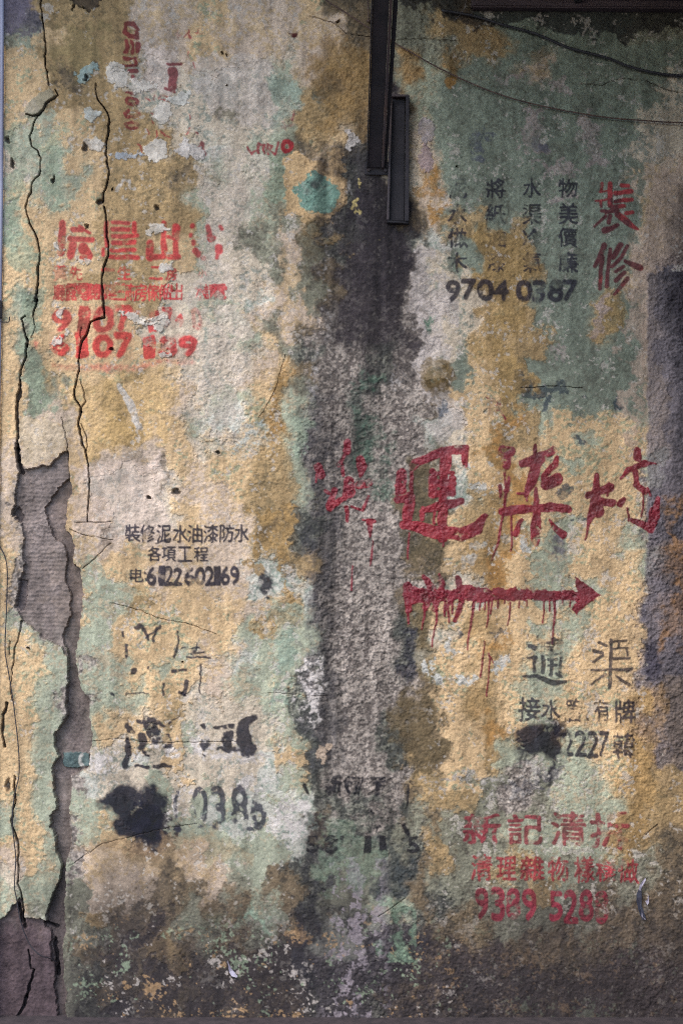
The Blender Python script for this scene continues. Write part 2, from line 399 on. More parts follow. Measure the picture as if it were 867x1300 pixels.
# pale sweep to the middle
for p in ([(240, 300), (290, 300), (286, 380), (262, 400), (236, 372)], [(250, 180), (330, 190), (326, 290), (262, 296)],
          [(262, 400), (310, 410), (300, 560), (262, 540), (240, 470)]):
    poly_lay(p, (197, 181, 164), 5, 9, bond=.65, th=.3, keep=.8)
poly_lay([(346, 492), (362, 440), (366, 520), (362, 556), (342, 566)], (150, 112, 62), 5, 5, bond=.4, th=.4, keep=.8)
poly_lay([(378, 536), (398, 530), (398, 578), (376, 582)], (158, 170, 146), 2, 5, keep=.9)
poly_lay([(302, 536), (340, 530), (338, 574), (304, 576)], (170, 180, 176), 3, 6, bond=.7, keep=.85)
# bleached rectangle with a brown right edge
poly_lay([(110, 578), (212, 576), (210, 684), (150, 692), (92, 672), (92, 600)], (206, 184, 168), 4, 4, bond=.35, th=.6, keep=.75)
poly_lay([(200, 576), (212, 576), (210, 625), (203, 622)], (98, 84, 62), 4, 3, bond=.7, th=.1, keep=.75)
poly_lay([(118, 576), (212, 572), (212, 582), (118, 590)], (112, 98, 74), 5, 3, bond=.7, th=.0, keep=.7)
poly_lay([(132, 668), (145, 664), (143, 692), (128, 690)], (86, 70, 56), 7, 3, bond=.5, keep=.75)
poly_lay([(60, 480), (105, 520), (100, 560), (150, 574), (215, 560), (215, 500), (150, 470)], (204, 166, 104), 10, 9, bond=.4, keep=.45)
# column of ochre flakes beside the streak
for p in ([(325, 648), (345, 645), (352, 690), (332, 700)], [(352, 640), (372, 648), (372, 716), (356, 730)], [(322, 700), (336, 712), (332, 734), (320, 728)],
          [(356, 738), (368, 745), (364, 760), (354, 752)], [(318, 790), (342, 800), (336, 812), (318, 808)], [(342, 776), (352, 780), (350, 812), (340, 806)]):
    poly_lay(p, (160, 128, 82), 1.5, 4, bond=.4, th=.5)
poly_lay([(352, 812), (376, 806), (378, 900), (350, 892)], (138, 154, 136), 2, 5, bond=.3, th=.6, keep=.85)
poly_lay([(340, 760), (376, 764), (378, 806), (350, 800)], (144, 156, 138), 3, 5, bond=.5, keep=.8)
blob(335, 740, 6, 14, (46, 42, 50), 5, 3, keep=.9)
poly_lay([(330, 665), (345, 663), (345, 680), (333, 682)], (70, 62, 52), 5, 4, keep=.7)
# the dark streak under the box, mossy and speckled
poly_lay([(430, 196), (470, 190), (500, 280), (524, 290), (528, 360), (505, 470), (470, 500), (420, 440), (408, 300)], (66, 59, 60), 30, 14, bond=.45, th=.5, keep=.75)
poly_lay([(452, 200), (522, 280), (516, 350), (486, 420), (450, 330), (436, 250)], (44, 39, 44), 30, 10, keep=.7)
poly_lay([(404, 205), (436, 190), (440, 280), (420, 300), (402, 290)], (44, 40, 42), 10, 8, bond=.45, th=.6, keep=.8)
poly_lay([(370, 286), (410, 290), (404, 330), (392, 350), (376, 330)], (92, 76, 52), 12, 8, bond=.5, keep=.8)
for (x, y, rx, ry) in ((436, 245, 5, 14), (412, 350, 4, 26), (426, 280, 3, 14), (416, 400, 4, 30), (500, 480, 9, 26), (395, 480, 7, 26)):
    blob(x, y, rx, ry, (176, 168, 162), 5, 3, bond=1.0, th=-.15, keep=.6)
for (x, y, rx, ry) in ((450, 262, 3, 7), (456, 268, 3, 3), (458, 232, 4, 4), (476, 300, 2, 2)):
    blob(x, y, rx, ry, (168, 150, 100), 1.5, 3)
for p in ([(450, 470), (470, 480), (478, 560), (464, 600), (452, 540)], [(468, 590), (500, 600), (512, 640), (480, 636)], [(472, 540), (492, 536), (492, 580), (474, 576)]):
    poly_lay(p, (74, 98, 82), 8, 8, bond=.7, th=.1, keep=.8)
poly_lay([(528, 328), (556, 322), (564, 370), (570, 440), (548, 470), (556, 500), (540, 520), (522, 460), (530, 400)], (186, 174, 166), 3, 6, bond=.3, th=.6, keep=.9)
blob(545, 415, 6, 12, (96, 116, 98), 4, 5, bond=.5)
poly_lay([(532, 470), (548, 452), (564, 458), (566, 500), (548, 506), (534, 492)], (104, 84, 48), 4, 4, bond=.4, th=.6, keep=.9)
poly_lay([(546, 505), (596, 512), (598, 536), (584, 560), (560, 566), (540, 540)], (188, 176, 166), 3, 7, bond=.3, th=.6, keep=.9)
blob(558, 518, 8, 9, (98, 102, 108), 4, 4, keep=.8)
poly_lay([(528, 590), (548, 548), (562, 556), (560, 590), (566, 650), (556, 720), (524, 724), (520, 660)], (76, 68, 50), 7, 6, bond=.55, th=.35, keep=.85)
poly_lay([(520, 760), (556, 764), (562, 860), (522, 862)], (106, 90, 62), 8, 6, bond=.3, keep=.85)
poly_lay([(512, 800), (524, 796), (526, 850), (514, 866), (506, 840)], (52, 50, 58), 5, 4, bond=.3)
poly_lay([(388, 480), (410, 500), (420, 600), (430, 660), (428, 740), (418, 830), (424, 960), (396, 970), (390, 800), (392, 640)], (70, 68, 72), 14, 6, bond=.5, th=.4, keep=.85)
poly_lay([(500, 880), (560, 880), (552, 980), (520, 985), (505, 930)], (94, 80, 56), 10, 9, bond=.25, th=.6, keep=.8)
# pale marks beside the arrow
for (x, y, rx, ry) in ((600, 708, 9, 12), (608, 690, 6, 8), (636, 680, 7, 9), (574, 828, 7, 9), (543, 850, 6, 8), (562, 862, 8, 7), (586, 866, 8, 8), (600, 868, 5, 6), (558, 845, 5, 6), (657, 566, 7, 4), (604, 620, 12, 5), (593, 585, 9, 5), (618, 590, 5, 9), (632, 848, 4, 10), (663, 690, 9, 12), (640, 840, 4, 6)):
    blob(x, y, rx, ry, (186, 184, 176), 2, 5, bond=.6, th=.4, keep=.85)
poly_lay([(640, 490), (652, 470), (700, 488), (740, 496), (738, 502), (700, 498), (660, 500)], (58, 66, 70), 2, 5, bond=.5, th=.4)
blob(789, 516, 8, 9, (58, 66, 70), 2, 5, keep=.9)
for (x, y, rx, ry) in ((692, 515, 4, 12), (719, 620, 9, 7), (632, 800, 5, 5), (625, 806, 4, 5), (619, 800, 3, 3), (586, 806, 5, 8), (612, 735, 3, 3), (735, 558, 5, 2), (740, 562, 3, 2), (733, 662, 10, 2), (752, 662, 5, 2)):
    blob(x, y, rx, ry, (62, 70, 78), 1.5, 3, bond=.4, th=.4, keep=.8)
# ochre column right of the middle
poly_lay([(592, 295), (660, 290), (668, 350), (648, 420), (676, 470), (640, 520), (618, 480), (604, 400)], (148, 120, 74), 7, 8, bond=.25, th=.7, keep=.75)
poly_lay([(624, 560), (660, 520), (652, 640), (636, 700), (622, 800), (606, 820), (600, 720), (610, 640)], (158, 122, 76), 14, 9, bond=.4, keep=.55)
poly_lay([(604, 880), (632, 870), (630, 960), (606, 940)], (148, 116, 72), 12, 8, keep=.5)
# flaked chips in the green field
for pts in ([(663, 150), (680, 142), (690, 160), (700, 190), (684, 194), (668, 180)], [(740, 152), (765, 150), (760, 180), (768, 200), (752, 204), (738, 176)],
            [(680, 218), (700, 206), (722, 204), (738, 214), (716, 220)], [(700, 248), (730, 250), (738, 262), (712, 264)], [(700, 104), (716, 100), (720, 116), (708, 122)],
            [(628, 92), (680, 96), (680, 102), (630, 102)], [(758, 424), (772, 420), (768, 380), (758, 384)], [(704, 440), (712, 442), (714, 456), (708, 454)]):
    poly_lay(pts, (168, 150, 144), 1.5, 5, bond=.5, th=.4, keep=.85)
for pts in ([(676, 160), (694, 168), (698, 190), (682, 186)], [(597, 168), (618, 170), (616, 190), (602, 192)], [(598, 200), (612, 200), (616, 212), (600, 212)]):
    poly_lay(pts, (84, 86, 98), 2, 4, bond=.5, th=.3, keep=.9)
poly_lay([(768, 384), (792, 386), (790, 420), (778, 432), (768, 410)], (150, 126, 84), 3, 4, keep=.85)
poly_lay([(564, 92), (580, 94), (578, 112), (562, 110)], (170, 124, 64), 2, 4)
poly_lay([(544, 260), (566, 256), (574, 280), (552, 286)], (160, 118, 62), 2, 5)
poly_lay([(505, 60), (525, 70), (530, 110), (506, 122)], (168, 128, 78), 7, 5, keep=.6)
# right-hand strip and cement render
poly_lay([(806, 345), (834, 215), (880, 205), (1320, 200), (1320, 350), (822, 352), (820, 470), (812, 520), (806, 600), (796, 560), (800, 480), (790, 440)], (176, 152, 134), 4, 7, bond=.2, th=.8, keep=.8)
poly_lay([(700, 690), (716, 684), (722, 712), (706, 724)], (118, 110, 116), 5, 6, bond=.6)
w, m = poly_mask([(821, 346), (1330, 344), (1330, 1010), (868, 985), (846, 960), (836, 915), (826, 880), (821, 800), (820, 700), (822, 600)], 4.5, 0.9, 14)
CEM = new_class('cement_render', None, 'lavender grey cement render patch with a sharp top edge')
CLS[w] = np.where(m > 0.5, CEM, CLS[w]); H[w] += .6 * m
rough_amp[w] = rough_amp[w] * (1 - m) + 1.0 * m
q = .75 * sm(-.2, 1.6, -(relief[w]) * 0.3 + 0.4 * roll(nA, 10, 500)[w] + 0.25 * nB[w] + .35 * nL[w] + .3 * fin[w] + np.clip((X[w] - 846) / 18, -.9, 1.1))[..., None] * m[..., None]
lay(w, m, (117, 108, 110), 0, keep=.8); COL[w] = COL[w] * (1 - q) + lin((70, 66, 70)) * q
poly_lay([(852, 640), (870, 620), (872, 800), (854, 830), (846, 720)], (150, 108, 62), 9, 8, bond=.55, keep=.75)
poly_lay([(855, 222), (1330, 215), (1330, 420), (858, 430)], (54, 48, 54), 16, 4, keep=.75)
blob(829, 838, 13, 27, (62, 58, 68), 5, 3, keep=.8)
poly_lay([(830, 870), (880, 872), (1330, 880), (1330, 1000), (850, 990), (838, 930)], (132, 112, 88), 14, 8, bond=.3, keep=.45)
poly_lay([(792, 900), (838, 870), (836, 1000), (800, 1120), (788, 1100), (784, 990)], (156, 122, 74), 10, 7, keep=.65)
# soot under the ledge, with the shadow gap painted into it
poly_lay([(500, -330), (500, 14), (540, 16), (590, 22), (600, 40), (612, 26), (650, 30), (690, 34), (720, 44), (745, 42), (758, 52), (762, 44), (782, 46), (800, 60), (806, 44), (834, 42), (880, 38), (1330, 36), (1330, -330)], (36, 32, 36), 3, 5, keep=.96)
for p in ([(580, 40), (604, 36), (606, 66), (590, 74)], [(612, 34), (648, 40), (640, 66), (616, 60)], [(660, 64), (688, 58), (690, 80), (668, 82)], [(596, 100), (610, 92), (612, 106)]):
    poly_lay(p, (142, 112, 76), 7, 6, bond=.5, keep=.5)
# water runs inside the streak
w = win(376, 536, 180, 1293); rn = fbm(7, 150, 4, 1501, .6)[w]
edge = sm(378, 400, X[w] + 5 * nB[w]) * (1 - sm(508, 532, X[w] + 5 * nB[w]))
COL[w] *= (1 - edge * np.clip(.16 * rn + .12 + .22 * np.exp(-((X[w] - 408) / 12) ** 2) + .10 * np.exp(-((X[w] - 478) / 10) ** 2), -.12, .5) * (1 - .55 * sm(540, 700, Y[w]) * sm(425, 440, X[w])))[..., None]
# foot of the wall: grime, wash marks, bleached flecks
g = sm(0, 1, (Y - 1050 - 26 * nL - 9 * nA - 7 * nB - 4 * fin - 60 * sm(200, 60, X)) / 210) * (0.80 + 0.07 * nS)
g = np.clip(g, 0, 0.92)[..., None]; COL = COL * (1 - g) + lin((51, 46, 47)) * g
g = (sm(560, 880, X) * sm(1000, 1230, Y + 20 * nL) * .45)[..., None]; COL = COL * (1 - g) + lin((62, 54, 54)) * g  # darker towards the lower right corner
w = win(-20, 900, 1130, 1293)
for sh, c, t0, side in ((0, (172, 138, 100), 1.25, 1), (60, (140, 152, 126), 1.35, 1), (120, (190, 178, 168), 1.65, 0)):
    q = sm(t0, t0 + .5, roll(nA, 77 + sh, 130 + sh)[w] * .55 + .55 * roll(nB, sh, 44)[w] + .6 * roll(fin, sh, 12)[w]) * sm(1150, 1200, Y[w]) * (1 - .8 * sm(500, 640, X[w])) * sm(78, 95, X[w])
    COL[w] = COL[w] * (1 - .6 * q[..., None]) + lin(c) * .6 * q[..., None]
w = win(385, 520, 1090, 1293)
q = sm(.3, .8, -relief[w] * .6 + .6 * roll(nB, 9, 9)[w] + .5 * nS[w]) * sm(400, 425, X[w]) * (1 - sm(480, 500, X[w]))
COL[w] = COL[w] * (1 - .7 * q[..., None]) + lin((150, 138, 142)) * .7 * q[..., None]
for p, c, kp in (([(382, 1040), (408, 1040), (410, 1240), (384, 1260)], (48, 46, 50), .75), ([(482, 1060), (516, 1050), (520, 1140), (484, 1150)], (52, 58, 60), .75), ([(466, 1190), (492, 1180), (486, 1260), (468, 1270)], (40, 36, 38), .8),
              ([(408, 1040), (480, 1060), (480, 1130), (412, 1120)], (112, 128, 108), .6), ([(324, 1130), (342, 1140), (340, 1176), (322, 1172)], (128, 146, 126), .8), ([(490, 1150), (516, 1140), (512, 1210), (496, 1200)], (118, 140, 116), .7),
              ([(118, 1050), (170, 1062), (230, 1062), (290, 1052), (310, 1086), (220, 1110), (130, 1110), (88, 1090)], (168, 142, 108), .55), ([(130, 1058), (220, 1058), (215, 1088), (140, 1086)], (122, 96, 72), .45)):
    poly_lay(p, c, 8, 9, bond=.45, th=.45, keep=kp)
for (x, y, rx, ry) in ((290, 955, 40, 16), (190, 960, 30, 16), (130, 962, 22, 14), (325, 1000, 26, 12), (228, 1010, 10, 30), (360, 1040, 24, 30), (395, 880, 8, 40)):
    blob(x, y, rx, ry, (198, 188, 180), 6, 7, bond=1.0, th=-.05, keep=.85)
poly_lay([(400, 958), (404, 948), (413, 950), (414, 960), (408, 968)], (158, 138, 118), 1, 1.5, h=.8); blob(417, 949, 4, 4, (158, 138, 118), 1, 1, h=.6)
for (x, y, rx, ry) in ((600, 985, 40, 12), (640, 1000, 30, 10), (690, 984, 24, 16), (560, 1000, 22, 8)):
    blob(x, y, rx, ry, (168, 160, 152), 6, 8, bond=1.0, th=-.3, keep=.8)
poly_lay([(610, 1010), (650, 994), (690, 984), (712, 976), (700, 992), (650, 1004), (620, 1016)], (60, 58, 66), 4, 5, bond=.7, th=.1, keep=.8)

# ------------------------------------------------------------------ painted lettering
BLK, RED, MAR, BRI = (40, 37, 48), (158, 48, 54), (118, 30, 42), (186, 52, 58)
def text(parent, chars, c, what='painted_character', label=None, **k):
    """chars: (glyph, x0, y0, x1, y1[, wear threshold])"""
    gk = {q: k.pop(q) for q in ('bold', 'rad', 'warp', 'slant', 'soft') if q in k}
    th = k.pop('th', .3)
    for it in chars:
        w, m = glyph_mask(it[0], *it[1:5], **gk)
        paint(w, m, c, parent, 'painted_digit' if it[0].isdigit() else what, label, th=it[5] if len(it) > 5 else th, **k)
def row(chars, y0, y1, cx, wdt): return [(ch, x - wdt / 2, y0, x + wdt / 2, y1) for ch, x in zip(chars, cx)]

notice('decor', 'painted_notice', 'black decorating and plumbing notice with the number 9704 0387, beside two big red characters')
cols = ((581, '泥水做木', (.3, .5, .3, .0)), (629, '將紙油漆', (.1, -.3, .25, .1)), (675, '水渠冷氣', (.9, -.1, .6, .6)), (721, '物美價廉', (.8, .8, .7, .4)))
for cx, chs, ths in cols:
    for ch, cy, t in zip(chs, (239, 272, 302, 333), ths):
        text('decor', [(ch, cx - 12, cy - 13, cx + 12, cy + 12, t)], BLK, wear=.65, keep=.88, bold=.2, rad=2, warp=.7)
text('decor', [('9', 566, 356, 584, 381), ('7', 586, 355, 604, 380), ('0', 606, 355, 625, 381), ('4', 626, 356, 644, 380), ('0', 655, 356, 675, 381), ('3', 676, 356, 692, 382), ('8', 696, 356, 714, 382), ('7', 714, 356, 732, 381, .5)],
     BLK, wear=.45, keep=.9, bold=.12, rad=5, warp=.5, th=.8)
notice('fit', 'painted_notice', 'two large red brush characters one above the other, right of the black notice')
zhuang = [([(205, 130), (205, 200)], 28), ([(285, 130), (285, 330)], 45), ([(190, 205), (270, 195)], 18), ([(150, 290), (285, 270)], 18), ([(200, 290), (200, 340)], 25), ([(390, 140), (450, 145)], 35), ([(335, 220), (475, 190)], 45), ([(330, 295), (480, 265)], 35),
          ([(300, 345), (410, 330)], 38), ([(205, 380), (245, 385)], 35), ([(250, 400), (350, 370)], 40), ([(430, 400), (480, 390)], 40), ([(145, 525), (245, 435)], [18, 38]), ([(290, 430), (280, 490)], 40), ([(360, 410), (440, 490), (540, 550)], [60, 60, 20]), ([(240, 560), (300, 545), (355, 510)], [60, 45, 35])]
xiu = [([(230, 690), (140, 880)], [50, 40]), ([(205, 800), (185, 1095)], [45, 35]), ([(280, 730), (250, 1075)], 38), ([(380, 690), (310, 800)], 55), ([(445, 700), (390, 800), (300, 895)], 36), ([(420, 840), (560, 900)], [35, 55]), ([(400, 890), (335, 940)], 32), ([(410, 945), (335, 1020)], 38), ([(440, 1000), (320, 1145)], [45, 28])]
for st, lb in ((zhuang, 'upper red brush character'), (xiu, 'lower red brush character')):
    paint(*strokes_mask(zs(735, 215, 7.22, st), warp=.4), RED, 'fit', 'painted_character', lb, wear=.3, th=1.0, keep=.88, shade=(96, 36, 46))

notice('dye', 'painted_notice', 'row of four big dripping dark red brush characters above the arrow')
kuai = [([(310, 85), (310, 135)], 55), ([(290, 170), (240, 240)], 25), ([(270, 220), (280, 320)], 22), ([(100, 265), (110, 320)], 60), ([(75, 320), (75, 385)], 12), ([(425, 200), (435, 260), (415, 330)], [60, 70, 25]), ([(400, 400), (490, 385)], 55),
        ([(320, 360), (330, 460), (300, 500)], [60, 85, 40]), ([(215, 440), (180, 570)], [40, 60]), ([(180, 580), (280, 510)], [55, 35]), ([(310, 580), (315, 680)], [28, 22]), ([(140, 445), (175, 455)], 22), ([(445, 670), (530, 695)], [14, 30]), ([(500, 700), (490, 820)], [50, 14]), ([(480, 490), (445, 600)], 20), ([(350, 570), (440, 600)], 18)]
yun = [([(120, 320), (120, 440)], 80), ([(75, 400), (100, 530)], 20), ([(90, 520), (200, 510)], 45), ([(190, 500), (180, 660)], 70), ([(215, 270), (240, 230), (330, 190), (450, 150), (620, 130)], [50, 60, 60, 70, 60]), ([(625, 130), (620, 240)], [60, 45]), ([(208, 270), (205, 500)], 25), ([(455, 160), (445, 820)], [55, 65]),
       ([(370, 300), (370, 480)], 50), ([(370, 310), (520, 310)], 28), ([(370, 480), (520, 460)], 45), ([(522, 350), (510, 460)], 50), ([(380, 395), (520, 395)], 55), ([(290, 600), (450, 560), (580, 530)], [40, 65, 50]), ([(290, 580), (290, 680)], 25), ([(385, 600), (385, 700)], 18), ([(500, 190), (480, 290)], 26),
       ([(150, 720), (300, 750), (450, 780), (580, 800), (700, 750), (775, 650)], [60, 85, 85, 90, 85, 34])]
ran = [([(190, 130), (245, 140)], 85), ([(212, 180), (205, 260)], [75, 55]), ([(190, 280), (190, 590)], 18), ([(150, 400), (155, 500)], 20), ([(225, 350), (195, 450)], [22, 40]), ([(430, 95), (430, 170)], 25), ([(330, 240), (450, 210), (570, 130)], [50, 85, 50]), ([(445, 200), (400, 370), (350, 490)], [75, 70, 30]), ([(350, 490), (350, 530)], 12),
       ([(290, 470), (350, 470)], 18), ([(600, 190), (590, 240), (500, 330)], [30, 42, 45]), ([(500, 330), (500, 410)], [50, 30]), ([(520, 390), (600, 360)], 80), ([(433, 420), (435, 600)], [18, 60]), ([(165, 620), (260, 600), (400, 590), (540, 580), (690, 590)], [60, 75, 50, 68, 60]),
       ([(440, 600), (430, 840)], [62, 62]), ([(330, 690), (270, 790)], [30, 45]), ([(530, 680), (600, 760), (650, 800)], [12, 45, 62])]
fang = [([(185, 330), (190, 620)], [30, 95]), ([(130, 490), (290, 430)], [50, 60]), ([(200, 540), (310, 555)], [60, 60]), ([(190, 590), (140, 660), (122, 710)], [90, 60, 25]), ([(285, 400), (278, 490)], 18), ([(510, 130), (515, 195)], [50, 60]), ([(360, 350), (430, 290), (480, 290), (570, 240)], [20, 38, 45, 55]), ([(570, 240), (655, 245)], [30, 10]),
        ([(490, 300), (500, 400)], 45), ([(480, 400), (560, 450)], [25, 45]), ([(580, 430), (605, 485)], 18), ([(400, 520), (370, 570)], [30, 45]), ([(430, 590), (432, 690)], 14), ([(450, 680), (600, 740)], [30, 65]), ([(640, 620), (605, 740)], [80, 50]), ([(670, 515), (650, 640)], [38, 60])]
for (ox, oy), st, lb, thh in (((390, 550), kuai, 'leftmost broken red character on the grey streak', .55), ((490, 550), yun, 'second red character with a long sweeping base stroke', 1.0), ((610, 550), ran, 'third red character shaped like a tree under strokes', 1.0), ((727, 550), fang, 'rightmost red character, partly flaked off', .9)):
    paint(*strokes_mask([(p, [q * 1.16 for q in norm_w(p, wd)]) for p, wd in zs(ox, oy, 6.19, st)], soft=1.0, warp=.7), MAR, 'dye', 'painted_character', lb, wear=.75, th=thh, keep=.97, mat='gloss', thick=.3, shade=(136, 34, 44))
for (ox, oy), st in (((390, 550), ([([(512, 850), (508, 960), (495, 1040)], [8, 17, 10]), ([(350, 1040), (350, 1230)], [8, 15])])), ((490, 550), ([([(190, 790), (175, 990)], 13), ([(445, 820), (445, 885)], 14)])),
                     ((610, 550), ([([(165, 640), (150, 760), (125, 900), (92, 1000)], [20, 18, 16, 8]), ([(240, 640), (242, 800), (225, 930)], [18, 16, 12])])), ((727, 550), ([([(122, 710), (118, 790), (95, 840)], [24, 18, 14]), ([(545, 450), (550, 580), (532, 650)], 14)]))):
    for one in st:
        paint(*strokes_mask(zs(ox, oy, 6.19, [one]), soft=.8, warp=.5), MAR, 'dye', 'paint_drip', None, keep=.95, mat='gloss', thick=.4, cut=.3)

notice('arrow', 'painted_arrow', 'long dark red arrow pointing right with feathered tail and drips')
sh = [(515, 745), (560, 746), (610, 745), (680, 747), (735, 748), (735, 761), (680, 760), (610, 762), (560, 762), (520, 766)]
w, m1 = poly_mask(sh, 1, 1.2, 14); m = m1
jag = poly_mask([(730, 732), (735, 734), (748, 744), (762, 755), (746, 768), (729, 780), (724, 773), (731, 764), (733, 748)], 1, .6, 14)
tail = strokes_mask(zs(505, 725, 6.19, [([(80, 110), (85, 190), (90, 290)], [60, 90, 50]), ([(205, 40), (250, 130), (225, 290)], [30, 80, 50]), ([(315, 20), (350, 120), (300, 290)], [22, 65, 50]), ([(480, 60), (480, 120)], 45), ([(500, 190), (440, 390)], [50, 26]), ([(440, 180), (360, 340)], [50, 14]), ([(400, 250), (400, 400)], [20, 12]), ([(90, 180), (430, 185)], 85)]), soft=1, warp=.9)
for (w, m), nm, lb in (((w, m), 'arrow_shaft', None), (jag, 'arrow_head', None), (tail, 'arrow_tail', None)):
    paint(w, m, MAR, 'arrow', nm, lb, wear=.6, th=1.1, keep=.97, mat='gloss', thick=.3, shade=(132, 32, 42))
for st in zs(505, 725, 6.19, [([(80, 280), (85, 410)], [20, 12]), ([(215, 280), (205, 380), (185, 460)], [24, 16, 10]), ([(312, 270), (305, 400), (272, 590)], [22, 15, 9]), ([(592, 225), (575, 420), (542, 620)], [22, 16, 11]), ([(715, 215), (710, 350), (690, 440)], [18, 14, 10]), ([(745, 215), (730, 335)], 15), ([(640, 220), (636, 300)], 14), ([(682, 215), (678, 300)], 14), ([(795, 215), (792, 290)], 14),
          ([(680, 550), (665, 680), (645, 832)], [8, 12, 15]), ([(715, 650), (720, 700), (712, 830), (696, 980)], [12, 14, 11, 12]), ([(718, 662), (750, 722)], [10, 8]), ([(430, 220), (425, 330)], 14), ([(375, 230), (368, 350)], 15), ([(845, 215), (842, 250)], 12)]) \
        + zs(640, 725, 6.19, [([(50, 240), (42, 350), (20, 425)], [16, 13, 10]), ([(120, 235), (118, 282)], 13), ([(315, 225), (312, 330), (303, 402)], [15, 11, 14]), ([(398, 225), (390, 400), (375, 570)], [22, 14, 12]), ([(360, 225), (358, 305)], 13), ([(515, 220), (510, 278)], 12), ([(178, 225), (178, 270)], 9), ([(460, 225), (458, 250)], 10)]):
    paint(*strokes_mask([st], soft=.8, warp=.5), MAR, 'arrow', 'paint_drip', None, keep=.95, mat='gloss', thick=.4, cut=.3)
blob(623, 514, 1, 1, RED); lay(*strokes_mask(zs(0, 0, 1, [([(615, 503), (627, 509), (640, 530)], 3), ([(618, 526), (622, 504)], 2.5), ([(634, 503), (630, 520)], 2.5)]), warp=1.2), (112, 44, 52), bond=.7, th=.3)

notice('drain', 'painted_notice', 'black drain clearing notice below the arrow ending in 2227')
tong = [([(190, 500), (190, 512)], 13), ([(270, 510), (270, 540)], 18), ([(300, 570), (440, 560)], [18, 45]), ([(385, 540), (440, 570)], 36), ([(200, 600), (240, 610)], [30, 45]), ([(235, 690), (225, 740), (237, 790)], [45, 20, 28]), ([(180, 690), (250, 685)], [14, 28]), ([(300, 660), (300, 800)], 30), ([(350, 612), (390, 640)], 30),
        ([(370, 650), (365, 820)], 32), ([(450, 650), (440, 820)], 30), ([(410, 805), (450, 825)], 24), ([(340, 700), (410, 700)], 22), ([(340, 745), (410, 740)], 22), ([(150, 830), (250, 825), (380, 880), (490, 865)], [22, 25, 48, 22]), ([(300, 602), (380, 598)], 16), ([(300, 662), (450, 655)], 12)]
qu = [([(517, 893), (545, 905)], 12), ([(500, 925), (532, 935)], 14), ([(497, 970), (532, 945)], 12), ([(567, 885), (565, 1080)], 15), ([(560, 895), (635, 888)], 10), ([(604, 895), (600, 918)], 12), ([(575, 922), (640, 918)], 9), ([(634, 922), (634, 950)], 10), ([(570, 958), (640, 962)], 12), ([(490, 1010), (560, 1005), (652, 1006)], [10, 12, 15]), ([(545, 1028), (490, 1065)], [13, 8]), ([(590, 1028), (640, 1068)], [8, 17])]
for st, lb in ((zs(640, 725, 6.19, tong), 'left large black character'), (zs(600, 540, 3.247, qu), 'right large black character')):
    paint(*strokes_mask(st, warp=.5), BLK, 'drain', 'painted_character', lb, wear=.6, th=.55, keep=.85)
text('drain', [('接', 659, 886, 685, 915), ('水', 687, 888, 711, 914, .1), ('管', 718, 887, 739, 917, .1), ('有', 753, 888, 774, 915), ('牌', 780, 889, 806, 918), ('韓', 777, 930, 806, 962, .25)], BLK, wear=.8, keep=.88, bold=.2, th=.6)
text('drain', [('2', 715, 929, 729, 961, -.2), ('2', 730, 929, 744, 961), ('2', 744, 929, 759, 962), ('7', 759, 928, 772, 961)], BLK, wear=.6, keep=.9, bold=.28, rad=4, th=.7)
lay(*strokes_mask([([(745, 912), (747, 916)], 3)]), BLK, keep=.8)
bl = strokes_mask([([(668, 938), (672, 942)], 40), ([(700, 938), (699, 950)], 34), ([(664, 950), (661, 974)], [9, 3]), ([(668, 950), (668, 970)], [7, 3]), ([(700, 955), (699, 975), (697, 995)], [14, 8, 5]), ([(684, 930), (716, 934)], 14)], soft=9, warp=2.6)
paint(*bl, (34, 32, 42), 'drain', 'paint_blot', 'black sprayed blot with runs over the first digits', wear=.55, th=1.15, keep=.95)

notice('clear', 'painted_notice', 'dark red removals notice near the foot of the wall ending in 9389 5288')
text('clear', [('新', 588, 1033, 636, 1073, -.05), ('記', 646, 1034, 688, 1073, .3), ('清', 699, 1031, 744, 1074, .25), ('拆', 750, 1032, 798, 1077, .3)], (132, 40, 54), wear=.7, keep=.85, bold=.2, rad=2, warp=.8)
text('clear', [('清', 598, 1086, 624, 1118), ('理', 630, 1088, 656, 1117), ('雜', 661, 1088, 690, 1118, -.1), ('物', 695, 1088, 721, 1119, -.1), ('樣', 728, 1088, 754, 1121), ('樣', 756, 1091, 782, 1121, -.1), ('做', 783, 1090, 811, 1122)], (142, 42, 52), wear=.8, keep=.85, bold=.2, rad=2, th=.3)
text('clear', [('9', 603, 1128, 620, 1166), ('3', 623, 1128, 641, 1168), ('8', 643, 1129, 660, 1167, -.3), ('9', 663, 1129, 681, 1168), ('5', 697, 1132, 714, 1169), ('2', 715, 1131, 733, 1171), ('8', 735, 1131, 753, 1170), ('8', 755, 1133, 773, 1173, -.25)], (126, 38, 54), wear=.7, keep=.88, bold=.2, rad=4, th=.6)

notice('trade', 'painted_notice', 'small black three line trade notice on the pale left half with the number 6122 6021')
text('trade', row('裝修泥水油漆防水', 666, 689, (168, 187, 208, 229, 247, 267, 288, 307), 19), BLK, wear=.5, keep=.92, bold=.27, rad=3, th=1.1, warp=.4)
lay(*strokes_mask([([(196, 690), (206, 687), (218, 684)], [2, 3, 2])]), BLK, keep=.85)
text('trade', row('各項工程', 694, 713, (196, 214, 234, 255), 18), BLK, wear=.5, keep=.92, bold=.25, rad=3, th=1.1, warp=.4)
text('trade', [('电', 165, 721, 182, 740)], BLK, wear=.5, keep=.9, bold=.26, rad=3, th=.6)
text('trade', [(c, x - v / 2, 720, x + v / 2, 743) for c, x, v in zip('6122602169', (193, 206, 215, 226, 241, 253, 265, 275, 285, 297), (12, 8, 11, 11, 12, 12, 12, 8, 11, 11))], BLK, wear=.5, keep=.93, bold=.16, rad=5, th=.7)
